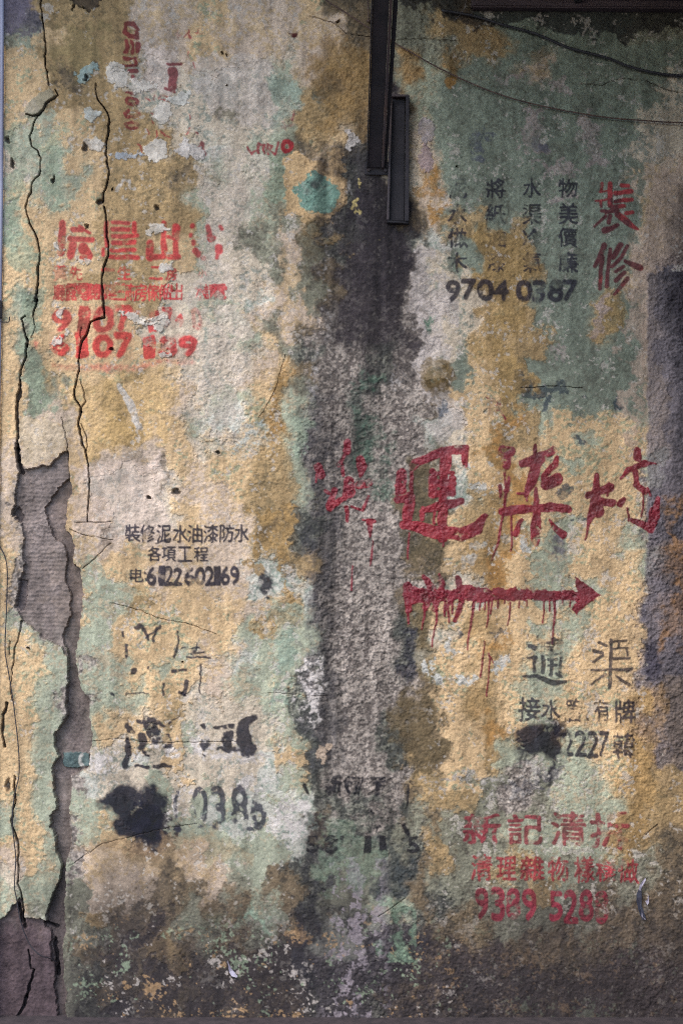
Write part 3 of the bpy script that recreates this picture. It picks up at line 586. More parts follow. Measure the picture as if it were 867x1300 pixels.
lay(*strokes_mask([([(186, 727), (186, 728)], 3), ([(186, 736), (186, 737)], 3)]), BLK, keep=.9)

notice('rent', 'painted_notice', 'blurred bright red stencilled letting notice on the left with two lines of digits')
fang2 = [([(180, 85), (180, 235)], 50), ([(175, 285), (165, 320)], 45), ([(240, 205), (420, 205)], 38), ([(262, 130), (330, 125)], 40), ([(262, 250), (240, 340)], 55), ([(345, 270), (380, 330)], 75), ([(330, 340), (400, 330)], 28), ([(310, 100), (400, 150)], 22)]
wu = [([(580, 80), (700, 80)], 26), ([(578, 132), (700, 132)], 30), ([(578, 184), (765, 184)], 30), ([(578, 232), (745, 232)], 30), ([(570, 288), (748, 288)], 30), ([(555, 345), (770, 345)], 34), ([(745, 80), (745, 150)], 34), ([(535, 80), (525, 255)], 26), ([(500, 280), (500, 330)], 22)]
chu = [([(122, 245), (122, 350)], 48), ([(110, 345), (235, 345)], 34), ([(228, 80), (228, 340)], 38), ([(322, 110), (322, 210)], 50), ([(265, 205), (340, 205)], 28), ([(275, 348), (340, 348)], 42), ([(322, 250), (322, 350)], 40)]
zu = [([(450, 100), (450, 105)], 38), ([(440, 180), (440, 190)], 26), ([(463, 235), (463, 250)], 30), ([(480, 305), (500, 325)], 44), ([(535, 355), (550, 360)], 26), ([(585, 110), (600, 200)], [36, 50]), ([(620, 200), (630, 190)], 34), ([(665, 270), (670, 300)], 50), ([(655, 330), (655, 355)], 24), ([(680, 100), (690, 120)], 22)]
for (ox, st, t) in ((50, fang2, .5), (50, wu, .8), (170, chu, .7), (170, zu, .6)):
    paint(*strokes_mask([(p, [q * 1.15 for q in norm_w(p, wd)]) for p, wd in zs(ox, 270, 6.19, st)], soft=2.4, warp=.6), BRI, 'rent', 'painted_character', None, wear=.5, th=t, keep=.88, shade=(168, 60, 62))
text('rent', [('黃', 68, 337, 86, 356, 0), ('先', 89, 338, 105, 356, .4), ('一', 128, 341, 146, 345, .5), ('生', 150, 338, 167, 355, .5), ('二', 190, 338, 206, 354, .7), ('房', 210, 338, 224, 356, .6), ('小', 250, 340, 262, 352, -.3)], BRI, wear=.6, keep=.85, bold=.22, rad=4, soft=.2)
text('rent', [(c, x - 8, 360, x + 8, 381, t) for c, x, t in zip('廳露電聽廚連三廁房傢俬出水請電', (76, 92, 106, 119, 133, 140, 152, 166, 179, 195, 210, 224, 256, 268, 279), (.6, .9, .9, .7, .5, .3, .6, .3, .8, .7, .5, .3, .0, .4, .9))], BRI, wear=.75, keep=.85, bold=.25, rad=3, soft=.2)
text('rent', [('9', 68, 392, 92, 420, .3), ('1', 100, 390, 112, 420, .6), ('0', 118, 390, 145, 421, 1.0), ('7', 148, 390, 168, 420, .4), ('1', 190, 396, 200, 420, .1), ('7', 206, 392, 220, 416, 0), ('4', 222, 400, 232, 414, -.2), ('0', 243, 392, 256, 418, -.5)], (178, 50, 54), wear=.6, keep=.85, bold=.15, rad=7, soft=.22, warp=1.2)
text('rent', [('6', 66, 426, 88, 451, .4), ('1', 97, 424, 110, 452, .5), ('0', 118, 426, 142, 454, 1.1), ('7', 146, 424, 167, 453, .9), ('1', 183, 428, 197, 454, .8), ('8', 203, 428, 225, 453, .6), ('9', 229, 427, 249, 452, .3)], (186, 46, 50), wear=.6, keep=.88, bold=.15, rad=7, soft=.22, warp=1.2)
lay(*strokes_mask([([(70, 466), (150, 465), (240, 460)], [5, 7, 5]), ([(105, 398), (175, 396)], 5)], soft=6, warp=1.5), (206, 90, 84), bond=.6, th=.2, keep=.5)
lay(*strokes_mask([([(48, 434), (48, 440)], 6)], soft=5), (196, 84, 78), bond=.5, keep=.6)

notice('upright', 'painted_notice', 'faded dark red numerals running upright near the top left with stencil scraps')
for st in zs(130, 0, 6.19, [([(170, 265), (180, 200), (250, 190), (270, 215)], 36)]): paint(*strokes_mask([st, zs(130, 0, 6.19, [([(265, 250), (270, 290), (210, 300), (170, 270)], 40)])[0]], soft=1.6), MAR, 'upright', 'painted_digit', None, wear=.6, th=.8, keep=.85)
for st in ([([(180, 345), (180, 400)], 34), ([(225, 340), (225, 405)], 26), ([(268, 350), (265, 395)], 40)], [([(175, 450), (250, 450)], 22), ([(170, 500), (250, 510)], 24), ([(255, 460), (255, 510)], 20)], [([(225, 555), (262, 560)], 34), ([(240, 600), (255, 630)], 30)],
           [([(175, 715), (262, 720)], 22)], [ring(178, 762, 272, 815, 30)], [([(260, 870), (280, 895), (250, 920), (195, 915), (178, 890), (200, 868)], 30)], [ring(184, 968, 276, 1016, 26)]):
    paint(*strokes_mask(zs(130, 0, 6.19, st), soft=1.4), MAR, 'upright', 'painted_digit', None, wear=.6, th=.7, keep=.85)
paint(*strokes_mask(zs(130, 0, 6.19, [([(505, 492), (618, 495)], 22), ([(540, 545), (538, 655)], 70), ([(485, 672), (560, 690)], 22)]), soft=1.2), MAR, 'upright', 'painted_character', None, wear=.4, th=.9, keep=.85)
paint(*strokes_mask(zs(130, 0, 6.19, [([(785, 1110), (765, 1150), (790, 1195)], [30, 40, 32])])), MAR, 'upright', 'painted_mark', None, wear=.4, th=.8, keep=.85)
scraps = [([(450, 740), (440, 770)], 14), ([(465, 740), (500, 740)], 12), ([(460, 775), (490, 780)], 14), ([(350, 760), (370, 775)], 12), ([(405, 740), (400, 775)], 8), ([(505, 790), (540, 795)], 10), ([(600, 235), (605, 300)], 10), ([(585, 265), (620, 270)], 8), ([(690, 235), (700, 290)], 16), ([(655, 285), (690, 250)], 10), ([(745, 260), (800, 270)], 10), ([(770, 230), (760, 270)], 8), ([(690, 380), (690, 430)], 12), ([(740, 480), (740, 520)], 12),
          ([(375, 880), (395, 890)], 8), ([(380, 940), (385, 960)], 10), ([(410, 1030), (408, 1070)], 14), ([(450, 1030), (480, 1055)], 18), ([(500, 1060), (530, 1070)], 10), ([(690, 1015), (670, 1060)], 14), ([(730, 1040), (745, 1050)], 10), ([(690, 900), (690, 940)], 8), ([(730, 1170), (720, 1200)], 12), ([(285, 1130), (300, 1180)], 14), ([(345, 1020), (350, 1050)], 8)]
lay(*strokes_mask(zs(130, 0, 6.19, scraps), warp=1.2), (152, 54, 56), bond=.7, th=.35, keep=.8)
for st in ([([(316, 186), (320, 195), (326, 190)], 3)], [([(329, 194), (330, 181), (336, 182), (336, 194)], 3)], [([(340, 181), (340, 195)], 3), ([(341, 182), (347, 184), (342, 189), (349, 195)], 3)], [([(350, 194), (355, 182)], 3)]):
    paint(*strokes_mask(st), (140, 44, 54), 'upright', 'painted_letter', None, wear=.6, th=.5, keep=.85)
paint(*strokes_mask([ring(360.5, 180, 370.5, 192.5, 5.5)], soft=1.2), (160, 36, 46), 'upright', 'painted_letter', 'bold red letter O', wear=.3, th=.9, keep=.92)
lay(*strokes_mask([([(358, 160), (372, 158)], 4), ([(374, 142), (373, 152)], 3), ([(362, 152), (364, 164)], 3)], warp=1.4), (140, 60, 76), bond=.6, keep=.7)

notice('faded', 'painted_notice', 'worn black scraps of an older notice left of the grey streak')
fz = [([(65, 540), (65, 560)], 10), ([(68, 595), (65, 650)], 13), ([(110, 520), (130, 510), (165, 570)], 11), ([(150, 560), (200, 520)], 10), ([(185, 540), (190, 580)], 12), ([(290, 535), (290, 580), (262, 645)], [7, 9, 13]), ([(305, 600), (370, 608)], 7), ([(325, 648), (425, 650)], 11), ([(100, 708), (106, 710)], 22), ([(160, 693), (161, 694)], 11),
      ([(268, 700), (322, 704)], 12), ([(325, 750), (320, 800)], 16), ([(300, 800), (322, 806)], 12), ([(386, 690), (385, 800)], 8), ([(222, 760), (220, 805)], 8), ([(345, 630), (400, 628)], 7), ([(0, 800), (5, 800)], 12), ([(70, 795), (160, 803)], 4), ([(360, 590), (350, 640)], 7)]
for it in fz: paint(*strokes_mask(zs(140, 640, 3.335, [it]), warp=1.3), BLK, 'faded', 'painted_mark', None, wear=.75, th=.5, keep=.9)
notice('worn', 'painted_notice', 'two broad black characters eaten by flaking, above a big black blot on the left')
t1 = [([(195, 140), (215, 165)], 28), ([(255, 125), (350, 122)], 18), ([(300, 130), (325, 200)], 58), ([(370, 180), (360, 240)], 35), ([(260, 180), (260, 220)], 35), ([(200, 205), (212, 320)], 26), ([(250, 325), (300, 330)], 18), ([(330, 322), (395, 310)], 20), ([(270, 240), (290, 270)], 13), ([(350, 130), (425, 98)], [14, 6])]
t2 = [([(540, 140), (545, 160)], 16), ([(545, 215), (548, 222)], 28), ([(540, 262), (545, 268)], 12), ([(590, 140), (640, 130)], 22), ([(680, 122), (730, 122)], 30), ([(630, 170), (640, 240)], 40), ([(690, 150), (722, 230)], 66), ([(590, 246), (740, 240)], 12)]
for st in (t1, t2): paint(*strokes_mask(zs(100, 880, 3.335, st), soft=2, warp=1.8), (36, 35, 46), 'worn', 'painted_character', None, wear=.85, th=.6, keep=.92)
bl = strokes_mask(zs(100, 880, 3.335, [([(190, 450), (240, 520), (300, 500)], 150), ([(130, 470), (200, 430)], 70), ([(290, 440), (340, 470)], 80), ([(170, 560), (330, 570)], 70), ([(320, 420), (350, 540)], 40)]), soft=9, warp=3.0)
paint(*bl, (32, 32, 42), 'worn', 'paint_blot', 'large ragged black blot of sprayed paint', wear=.5, th=1.3, keep=.96)
dg = [([(415, 400), (420, 520)], 17), ([(416, 575), (418, 577)], 24), ([(505, 400), (525, 430), (505, 460), (485, 430), (505, 400)], 18), ([(485, 520), (495, 555), (535, 545), (530, 520)], 18), ([(590, 420), (605, 425)], 34), ([(590, 490), (612, 520), (590, 565), (570, 520), (590, 490)], 14), ([(650, 420), (690, 405), (700, 440)], 16), ([(665, 530), (685, 575)], 42), ([(690, 580), (730, 580)], 20), ([(740, 400), (765, 440), (775, 580)], [18, 14, 20]), ([(738, 500), (742, 560)], 14)]
dg = dg[:2] + dg[8:9]
text('worn', [('0', 243, 1000, 263, 1050, .3), ('3', 268, 1000, 287, 1052, .0), ('8', 294, 999, 315, 1054, .2), ('6', 318, 1000, 337, 1053, .35)], (50, 50, 60), wear=.95, keep=.88, bold=.2, rad=4)
for it in dg: paint(*strokes_mask(zs(100, 880, 3.335, [it]), warp=1.6), (52, 52, 62), 'worn', 'painted_mark', None, wear=.8, th=.4, keep=.88)
text('centre', [('新', 414, 984, 434, 1009, .35), ('行', 438, 985, 456, 1008, .0), ('下', 470, 986, 488, 1010, .3), ('5', 389, 1062, 404, 1083, .3), ('8', 412, 1062, 428, 1083, .5), ('9', 431, 1062, 446, 1083, .2), ('1', 463, 1062, 471, 1083, .6), ('1', 482, 1062, 490, 1083, .3), ('5', 517, 1062, 531, 1082, .2)], (34, 32, 36), wear=.9, keep=.9, bold=.14, rad=4)
cn = [ ([(330, 310), (345, 345)], 10), ([(400, 290), (385, 360)], 8), ([(450, 300), (490, 298)], 10), ([(470, 305), (472, 360)], 12), ([(605, 310), (620, 320)], 12), ([(600, 330), (590, 420)], 9), ([(580, 480), (590, 520)], 14), ([(440, 430), (446, 440)], 8), ([(440, 500), (470, 490)], 10), ([(455, 490), (455, 520)], 9),
      ([(150, 310), (160, 350)], 16)]
for it in cn: paint(*strokes_mask(zs(340, 900, 3.335, [it]), warp=1.2), (34, 32, 36), 'centre', 'painted_mark', None, wear=.65, th=.55, keep=.92)
notice('centre', 'painted_notice', 'almost illegible black stencil scraps across the mossy streak')

# ------------------------------------------------------------------ filler dabs, the loose lump, old screw holes
def dab(x, y, rx, ry, c, label=None, warp=3, h=1.0):
    w, m = blob(x, y, rx, ry, c, 1.2, warp, keep=.95, bond=.25, th=.6, h=h, flat=.4)
    cid = new_class('filler_dab', None, label); CLS[w] = np.where(m > .45, cid, CLS[w])
PW = (200, 189, 174)
for a in ((149, 93, 16, 16, PW), (178, 107, 20, 7, PW), (119, 145, 9, 9, (178, 178, 168)), (119, 187, 13, 11, PW), (195, 187, 15, 14, PW), (208, 142, 13, 13, PW), (110, 94, 10, 9, (150, 166, 158)),
          (158, 194, 16, 4.5, (172, 176, 180)), (443, 180, 11, 13, (196, 186, 178)), (439, 172, 7, 9, (176, 166, 158)), (542, 168, 11, 15, (160, 148, 146)), (540, 197, 10, 17, (164, 142, 138)), (196, 297, 12, 9, PW),
          (83, 391, 6, 7, PW), (75, 436, 6, 8, PW), (172, 403, 15, 5, PW), (197, 406, 13, 5, PW), (204, 413, 7, 6, PW), (108, 327, 9, 3, PW), (76, 314, 4, 4, PW), (208, 340, 10, 5, (190, 182, 170)), (88, 424, 4, 7, PW), (210, 452, 7, 4, PW), (226, 120, 16, 10, (190, 184, 172)), (240, 190, 16, 12, (192, 182, 172))):
    dab(*a)
lay(*strokes_mask([([(153, 489), (165, 515), (177, 542)], [7, 10, 9]), ([(152, 240), (157, 229), (167, 230), (168, 240), (173, 240)], [5, 3, 3, 3, 4])], warp=1.2), (198, 190, 180), bond=.5, th=.4, keep=.85)
LUMP = new_class('loose_plaster', None, 'loose oval flake of plaster standing proud between two cracks')
w, m = poly_mask([(31, 138), (38, 126), (52, 116), (64, 111), (72, 120), (64, 128), (58, 136), (48, 146), (36, 147)], 2.5, .8, 8)
lay(w, m, (164, 156, 132), keep=.75); H[w] += 3.2 * m * (0.5 + 0.5 * np.clip((X[w] - 30) / 40, 0, 1)); SMOOTH[w] = np.maximum(SMOOTH[w], .6 * m); CLS[w] = np.where(m > .5, LUMP, CLS[w])
HOLES = [(111, 98, 3.5, 3.5), (108, 190, 3.5, 7), (129, 257, 5, 4.5), (199, 261, 3.2, 4.5), (112, 285, 3.5, 3), (189, 631, 3.2, 3.5), (224, 625, 4.5, 4.5), (142, 445, 4, 3), (66, 227, 1.6, 7), (280, 66, 1.6, 1.6), (285, 67, 1.6, 1.6), (581, 213, 1.5, 1.5),
         (13, 176, 5, 5), (14, 205, 3, 8), (427, 30, 3, 2), (36, 825, 3.5, 2), (232, 838, 1.8, 1.8), (291, 105, 1.6, 1.6), (146, 238, 1.3, 1.3), (274, 572, 4, 2.5), (11, 997, 5, 9)]
for x, y, rx, ry in HOLES:
    w = win(x - 12, x + 12, y - 14, y + 14)
    d = np.hypot((X[w] - x + 1.8 * WX1[w] + .5 * fin[w]) / rx, (Y[w] - y + 1.8 * WY1[w] + .5 * roll(fin, 9, 9)[w]) / ry) * 1.15; m = 1 - sm(.5, 1.3, d)
    H[w] -= 6 * m; lay(w, m, (60, 54, 54), keep=.85); r = np.exp(-((d - 1.4) / .35) ** 2); H[w] += .5 * r
# broken niche at the top
w, m = poly_mask([(88, -6), (126, -8), (122, 3), (112, 9), (100, 6), (92, 13)], 1.5, 2); H[w] -= 7 * m; lay(w, m, (66, 56, 50), keep=.8)

# ------------------------------------------------------------------ fallen plaster: mortar bed showing at the left, cracks through the skin
A_ = [(20, 566), (22, 580), (25, 600), (23, 622), (21, 640), (14, 653), (22, 656), (28, 662), (28, 690), (29, 706), (31, 716), (25, 735), (23, 755), (18, 772), (27, 779), (28, 790), (45, 803), (60, 814), (78, 822), (85, 834),
      (81, 811), (83, 796), (89, 781), (87, 752), (88, 759), (80, 736), (85, 720), (84, 709), (79, 693), (66, 678), (60, 660), (55, 642), (64, 635), (71, 620), (86, 609), (87, 573), (77, 577), (70, 585), (63, 594), (55, 591), (45, 593), (32, 598), (28, 586), (24, 566)]
B_ = [(86, 609), (91, 626), (86, 633), (83, 672), (91, 680), (95, 693), (91, 714), (99, 720), (103, 730), (104, 760), (103, 780), (99, 813), (94, 838), (93, 846), (102, 865), (108, 885), (116, 916), (118, 935), (117, 950), (113, 975), (88, 985), (88, 1058), (90, 1069), (86, 1090), (81, 1100), (82, 1118), (81, 1168), (83, 1185), (80, 1208), (81, 1231), (82, 1300),
      (72, 1300), (69, 1249), (72, 1226), (66, 1222), (62, 1201), (65, 1185), (54, 1178), (60, 1168), (62, 1150), (67, 1131), (75, 1115), (76, 1100), (72, 1081), (69, 1058), (66, 1051), (65, 1040), (73, 1026), (69, 1005), (67, 973), (74, 959), (69, 945), (69, 934), (75, 925), (86, 906), (87, 885), (84, 856), (85, 827), (80, 811), (83, 796), (89, 781), (87, 752), (88, 759), (80, 736), (85, 720), (84, 709), (79, 693), (66, 678), (60, 660), (55, 642), (64, 635), (71, 620)]
C_ = [(-20, 1190), (0, 1168), (12, 1156), (20, 1148), (25, 1141), (28, 1155), (30, 1168), (38, 1170), (50, 1167), (57, 1170), (66, 1178), (65, 1190), (63, 1204), (68, 1222), (72, 1232), (70, 1250), (73, 1300), (-20, 1300)]
def mortar(poly, depth, c, label, lines=1.0, keep=.93):
    w, m = poly_mask(poly, 1.2, .9, 14); sd = poly_sd(poly, w, .9)
    body = sm(0, -3, sd)
    H[w] = H[w] * (1 - m) - depth * m
    base = lin(c) * (1 + .10 * nA[w] + .08 * nB[w] + .06 * fin[w])[..., None]
    rule = np.sin(Y[w] * 1.15 + .6 * WY1[w]) * lines
    base = base * (1 + .05 * rule)[..., None]
    k = (m * keep)[..., None]; COL[w] = COL[w] * (1 - k) + base * k
    H[w] += m * (.18 * rule + .9 * nB[w] * .4); SMOOTH[w] = np.maximum(SMOOTH[w], .35 * m)
    cid = new_class('exposed_mortar', None, label); CLS[w] = np.where(m > .5, cid, CLS[w])
    return w, m
mortar(C_, 6, (84, 70, 72), 'dark bare mortar in the bottom left corner', .2)
mortar(B_, 13, (116, 103, 98), 'long narrow strip of bare mortar running down beside the deep crack', .5)
mortar(A_, 6.5, (127, 114, 108), 'broad patch of bare grey mortar with trowel lines at the left', 1.0)
w = win(50, 95, 1080, 1300); g = (CLS[w] == len(CLASSES) - 2) * sm(1080, 1180, Y[w]) * .6; COL[w] = COL[w] * (1 - g[..., None]) + lin((58, 50, 54)) * g[..., None]
# teal remnant across the strip
w, m = poly_mask([(78, 957), (113, 958), (113, 974), (95, 975), (78, 973)], 1, .6); H[w] += 3 * m; lay(w, m, (84, 106, 104), keep=.85)
TE = new_class('teal_remnant', None, 'small dark teal painted remnant crossing the mortar strip'); CLS[w] = np.where((m > .5), TE, CLS[w])
lay(*strokes_mask([([(106, 961), (101, 968), (104, 972)], 4)], warp=1.5), (196, 190, 180), keep=.85)
# small deep pockets beside the left edge
for p in ([(23, 735), (33, 738), (33, 760), (28, 775), (20, 772), (23, 756)], [(14, 653), (25, 645), (30, 655), (27, 662)]):
    w, m = poly_mask(p, 1.5, 1); H[w] -= 4 * m; lay(w, m, (92, 82, 82), keep=.7)
def crack(pts, wd, depth=7, c=(48, 42, 44), rim=True, keep=.9):
    # jitter the line so that it never runs straight
    rnd = random.Random(int(pts[0][0] * 7 + pts[0][1] * 3)); out = []; ow = []
    wd = norm_w(pts, wd)
    for (a, b), (c2, d2), wa, wb in zip(pts[:-1], pts[1:], wd[:-1], wd[1:]):
        n = max(1, int(math.hypot(c2 - a, d2 - b) / 5))
        for k in range(n):
            t = k / n; out.append((a + (c2 - a) * t + rnd.uniform(-.9, .9), b + (d2 - b) * t + rnd.uniform(-.6, .6))); ow.append((wa + (wb - wa) * t) * rnd.uniform(.4, 1.0))
    out.append(pts[-1]); ow.append(wd[-1])
    # in pieces, so that the work stays local
    for k in range(0, len(out) - 1, 12):
        seg, sw = out[k:k + 13], ow[k:k + 13]
        mx = max(sw) + 5
        w = win(min(p[0] for p in seg) - mx, max(p[0] for p in seg) + mx, min(p[1] for p in seg) - mx, max(p[1] for p in seg) + mx)
        d = stroke_d(seg, sw, w, .35); m = 1 - sm(-.5, .6, d)
        H[w] = H[w] - depth * m
        if rim: H[w] += .12 * np.exp(-((d - 1.8) / 1.3) ** 2) * (d > 0)
        lay(w, m, c, keep=keep)
crack([(53, -14), (53, 10), (55, 35), (58, 60), (57, 75), (60, 95), (62, 107)], [1.4, 1.6, 2, 1.3])
crack([(70, 112), (73, 120), (65, 127), (60, 131), (56, 139), (50, 145), (42, 146), (34, 144)], [1.5, 3, 3.4, 3, 1.2])
crack([(48, 145), (42, 158), (39, 172), (41, 186), (49, 190), (52, 205), (50, 222), (40, 232), (40, 240), (33, 262), (36, 278), (45, 295), (48, 303), (51, 322), (48, 345), (47, 370)], [1.2, 1.6, 1.5, 2, 1.6, 2, 2.4])
crack([(47, 368), (46, 376), (45, 381)], [2.5, 6, 4]); crack([(47, 380), (44, 392), (42, 400)], [2.4, 1.6]); crack([(42, 400), (44, 415), (40, 428)], .9, 3)
crack([(32, 401), (27, 405), (30, 420), (35, 430)], [1.2, 1.6, 1.8]); crack([(34, 427), (35, 433), (34, 440)], [2, 6, 3])
crack([(34, 436), (33, 452), (26, 470), (25, 490)], [2.2, 1.8, 2.6]); crack([(25, 488), (24, 503), (21, 510)], [2.5, 7, 3]); crack([(21, 510), (21, 530), (24, 550), (21, 570), (24, 586), (28, 600)], [3, 4, 3.6, 5.5, 6, 6])
crack([(122, 106), (122, 118), (125, 126), (133, 135), (139, 148), (138, 165), (134, 180), (135, 195), (138, 215), (137, 232), (132, 245), (131, 257)], [.9, 1.4, 2.4, 2.2, 2.8, 2])
crack([(132, 262), (135, 272), (137, 285), (136, 300), (138, 318), (133, 335), (129, 352), (130, 370), (131, 390), (132, 402), (115, 408), (110, 425), (104, 433), (100, 447), (100, 465), (98, 480), (94, 495), (98, 508), (103, 516), (101, 540), (104, 560), (109, 575), (112, 585), (114, 605), (111, 640), (111, 662)],
      [2, 2.2, 1.8, 2.6, 3, 3.2, 2.6, 2.2, 1.8, 2.4, 3, 2.6, 2, 1.4, 1.2])
crack([(101, 482), (107, 494), (109, 510), (104, 520)], 1, 3); crack([(104, 538), (109, 552), (111, 566), (109, 576)], 1, 3); crack([(103, 415), (103, 430)], 1.2, 3)
crack([(78, 530), (81, 545), (86, 560), (86, 576)], .9, 2.5); crack([(86, 574), (87, 610)], 1.5, 4)
crack([(19, 985), (20, 1010), (17, 1030), (15, 1048), (20, 1062), (24, 1078), (22, 1100), (22, 1122), (27, 1135), (29, 1152), (31, 1180)], [1.6, 2.4, 3, 2, 1.4, 2.6, 4])
crack([(9, 893), (4, 908), (4, 930), (6, 948)], [4, 4.5, 3]); crack([(28, 790), (24, 808), (19, 825), (17, 845), (13, 870), (16, 890)], [3, 1.6, 1, .8], 4)
crack([(36, 1208), (38, 1232), (42, 1234), (37, 1255), (31, 1275), (22, 1292)], [1.6, 2.4, 3, 5, 3]); crack([(24, 1150), (28, 1172)], [4, 6]); crack([(13, 813), (13, 832)], .9, 3); crack([(55, 1172), (70, 1180)], [3, 5]); crack([(68, 1195), (72, 1240)], [6, 5])
for p, q in (([(95, 663), (125, 663), (140, 662)], 1.6), ([(90, 672), (110, 680), (143, 685)], 1), ([(105, 722), (125, 706), (140, 690)], 1.1), ([(140, 766), (180, 775), (200, 785), (240, 792), (275, 806)], .8), ([(738, 105), (765, 108), (775, 102), (795, 98), (830, 105), (850, 115), (870, 118), (900, 112)], 1.1), ([(500, 50), (540, 48), (580, 52)], .8),
             ([(660, 492), (700, 490), (740, 492)], .8), ([(118, 941), (150, 938), (200, 944), (300, 942)], .8), ([(88, 1100), (130, 1072), (190, 1056), (250, 1046)], .8), ([(330, 530), (350, 495), (362, 450)], .8), ([(395, 20), (425, 30), (440, 42), (470, 46)], 1.1), ([(820, 1060), (835, 1048)], 1.1), ([(480, 1165), (505, 1148), (515, 1140)], .8), ([(340, 880), (420, 884)], .6)):
    crack(p, q, 2.2, (84, 74, 66), rim=False, keep=.6)
# left margin: the skin turns back at the wall's end
m = 1 - sm(5.5, 8.0, X + .8 * WX1 + np.clip((Y - 60) / 560, 0, 1) * 7); m = m * sm(40, 70, Y) * (1 - sm(600, 680, Y)); H -= 6 * m

# ------------------------------------------------------------------ relief and the wall's meshes
H += rough_amp * (1 - SMOOTH * .7) * (0.20 * peb + 0.29 * fin + .11 * ridge) * (1 + .35 * nL + .25 * sm(380, 480, X)) + 0.25 * nA * (1 - .5 * SMOOTH) + .35 * nL + .3 * nB
COL *= (1 + .07 * np.clip(peb, -2, 2) + 0.05 * roll(fin, 3, 3))[..., None]       # wear: crests rubbed paler
# fine runs of rain down the face
COL *= (1 + .055 * roll(nS, 100, 44) * 1.4 + .045 * noise1(3.2, 42, 913))[..., None]
# small scuffs down to the undercoat, and dark pits
q = .6 * sm(1.25, 1.9, .75 * roll(fin, 150, 31) + .6 * roll(nB, 222, 180) + .35 * roll(nS, 60, 20))[..., None] * (CLS == 0)[..., None] * (1 - sm(1100, 1200, Y) * .8)[..., None] * (1 - .85 * sm(370, 395, X) * (1 - sm(530, 560, X)))[..., None]
COL = COL * (1 - q) + lin((188, 178, 166)) * q; H -= .5 * q[..., 0]
COL *= (1 - .22 * sm(1.1, 2.2, roll(fin, 50, 60) * .8 + roll(nB, 3, 8) * .6))[..., None]
COL *= (1 + .065 * np.random.RandomState(5).randn(*X.shape))[..., None]          # sand grain
COL = np.clip(COL * 0.90, 0.012, 0.85).astype(np.float32)
P3 = np.empty(X.shape + (3,), np.float32)
P3[..., 0] = (X - 433.5) * S; P3[..., 1] = -H * S; P3[..., 2] = (1292.0 - Y) * S
P3 = P3.reshape(-1, 3); C4 = np.ones((NX * NY, 4), np.float32); C4[:, :3] = COL.reshape(-1, 3)
MATS = {'wall': wall_mat('weathered_plaster'), 'gloss': wall_mat('dried_enamel', rough=.5, spec=.4, bump=.2, fine=.08)}
wall = tag(empty('plaster_wall', (wx(433.5), 0, 0)), 'cracked plaster wall in flaking ochre, green and white coats, covered in painted notices', 'wall', kind='thing')
PN = {}
for k, (nm, lb) in NOTICES.items():
    ids = [i for i, c in enumerate(CLASSES) if c[1] == k]
    yy, xx = np.nonzero(np.isin(CLS, ids)) if ids else ([0], [0])
    PN[k] = tag(empty(nm, (wx(xs[xx].mean()), 0, wz(ys[yy].max())), wall), lb)
fc = CLS[:-1, :-1]
quad = (np.arange(NY - 1)[:, None] * NX + np.arange(NX - 1)[None, :])
def build_class(cid, name, parent, label, mk):
    sel = quad[fc == cid]
    if len(sel) < 6: return
    q = np.stack([sel, sel + NX, sel + NX + 1, sel + 1], 1)
    u, inv = np.unique(q, return_inverse=True); inv = inv.reshape(-1)
    me = bpy.data.meshes.new(name)
    me.vertices.add(len(u)); me.loops.add(len(inv)); me.polygons.add(len(q))
    me.vertices.foreach_set('co', P3[u].ravel()); me.loops.foreach_set('vertex_index', inv.astype(np.int32))
    me.polygons.foreach_set('loop_start', np.arange(0, len(inv), 4, dtype=np.int32))
    at = me.attributes.new('Col', 'FLOAT_COLOR', 'POINT'); at.data.foreach_set('color', C4[u].ravel())
    me.update(); me.shade_flat()
    return tag(link_mesh(name, me, MATS[mk], PN[parent] if parent else wall), label)
for cid, (nm, par, lb, mk) in enumerate(CLASSES): build_class(cid, nm, par, lb, mk)
# the wall's own thickness behind the skin
bm = bmesh.new(); bmesh.ops.create_cube(bm, size=1)
for v in bm.verts: v.co = ((wx(xs[0] + 4) if v.co.x < 0 else wx(xs[-1])), (.09 if v.co.y < 0 else .30), (wz(ys[0]) - .01 if v.co.z > 0 else -.05))
obj('wall_core', bm, surf_mat('rubble_core', (120, 108, 104), (96, 86, 84), 20), wall)

# ------------------------------------------------------------------ ground
bm = bmesh.new(); bmesh.ops.create_grid(bm, x_segments=2, y_segments=2, size=0.5)
for v in bm.verts: v.co = (v.co.x * 600, v.co.y * 600 - 0, -.16)
tag(obj('ground', bm, surf_mat('asphalt', (62, 60, 62), (82, 79, 79), 60, .9)), kind='structure')
bm = bmesh.new()
sec = [(.088, -.15), (.088, 0.0), (-1.60, -.02), (-1.63, -.03), (-1.64, -.15)]
xp = [wx(-350) + i * .25 for i in range(22)]
vv = [[bm.verts.new((x, y, z)) for y, z in sec] for x in xp]
for a, b in zip(vv[:-1], vv[1:]):
    for i in range(len(sec) - 1): bm.faces.new((a[i], a[i + 1], b[i + 1], b[i]))
for e in (vv[0], vv[-1]): bm.faces.new(e)
bmesh.ops.recalc_face_normals(bm, faces=bm.faces)
tag(obj('pavement', bm, surf_mat('dirty_concrete', (66, 57, 58), (46, 40, 42), 25, .9)), kind='structure')

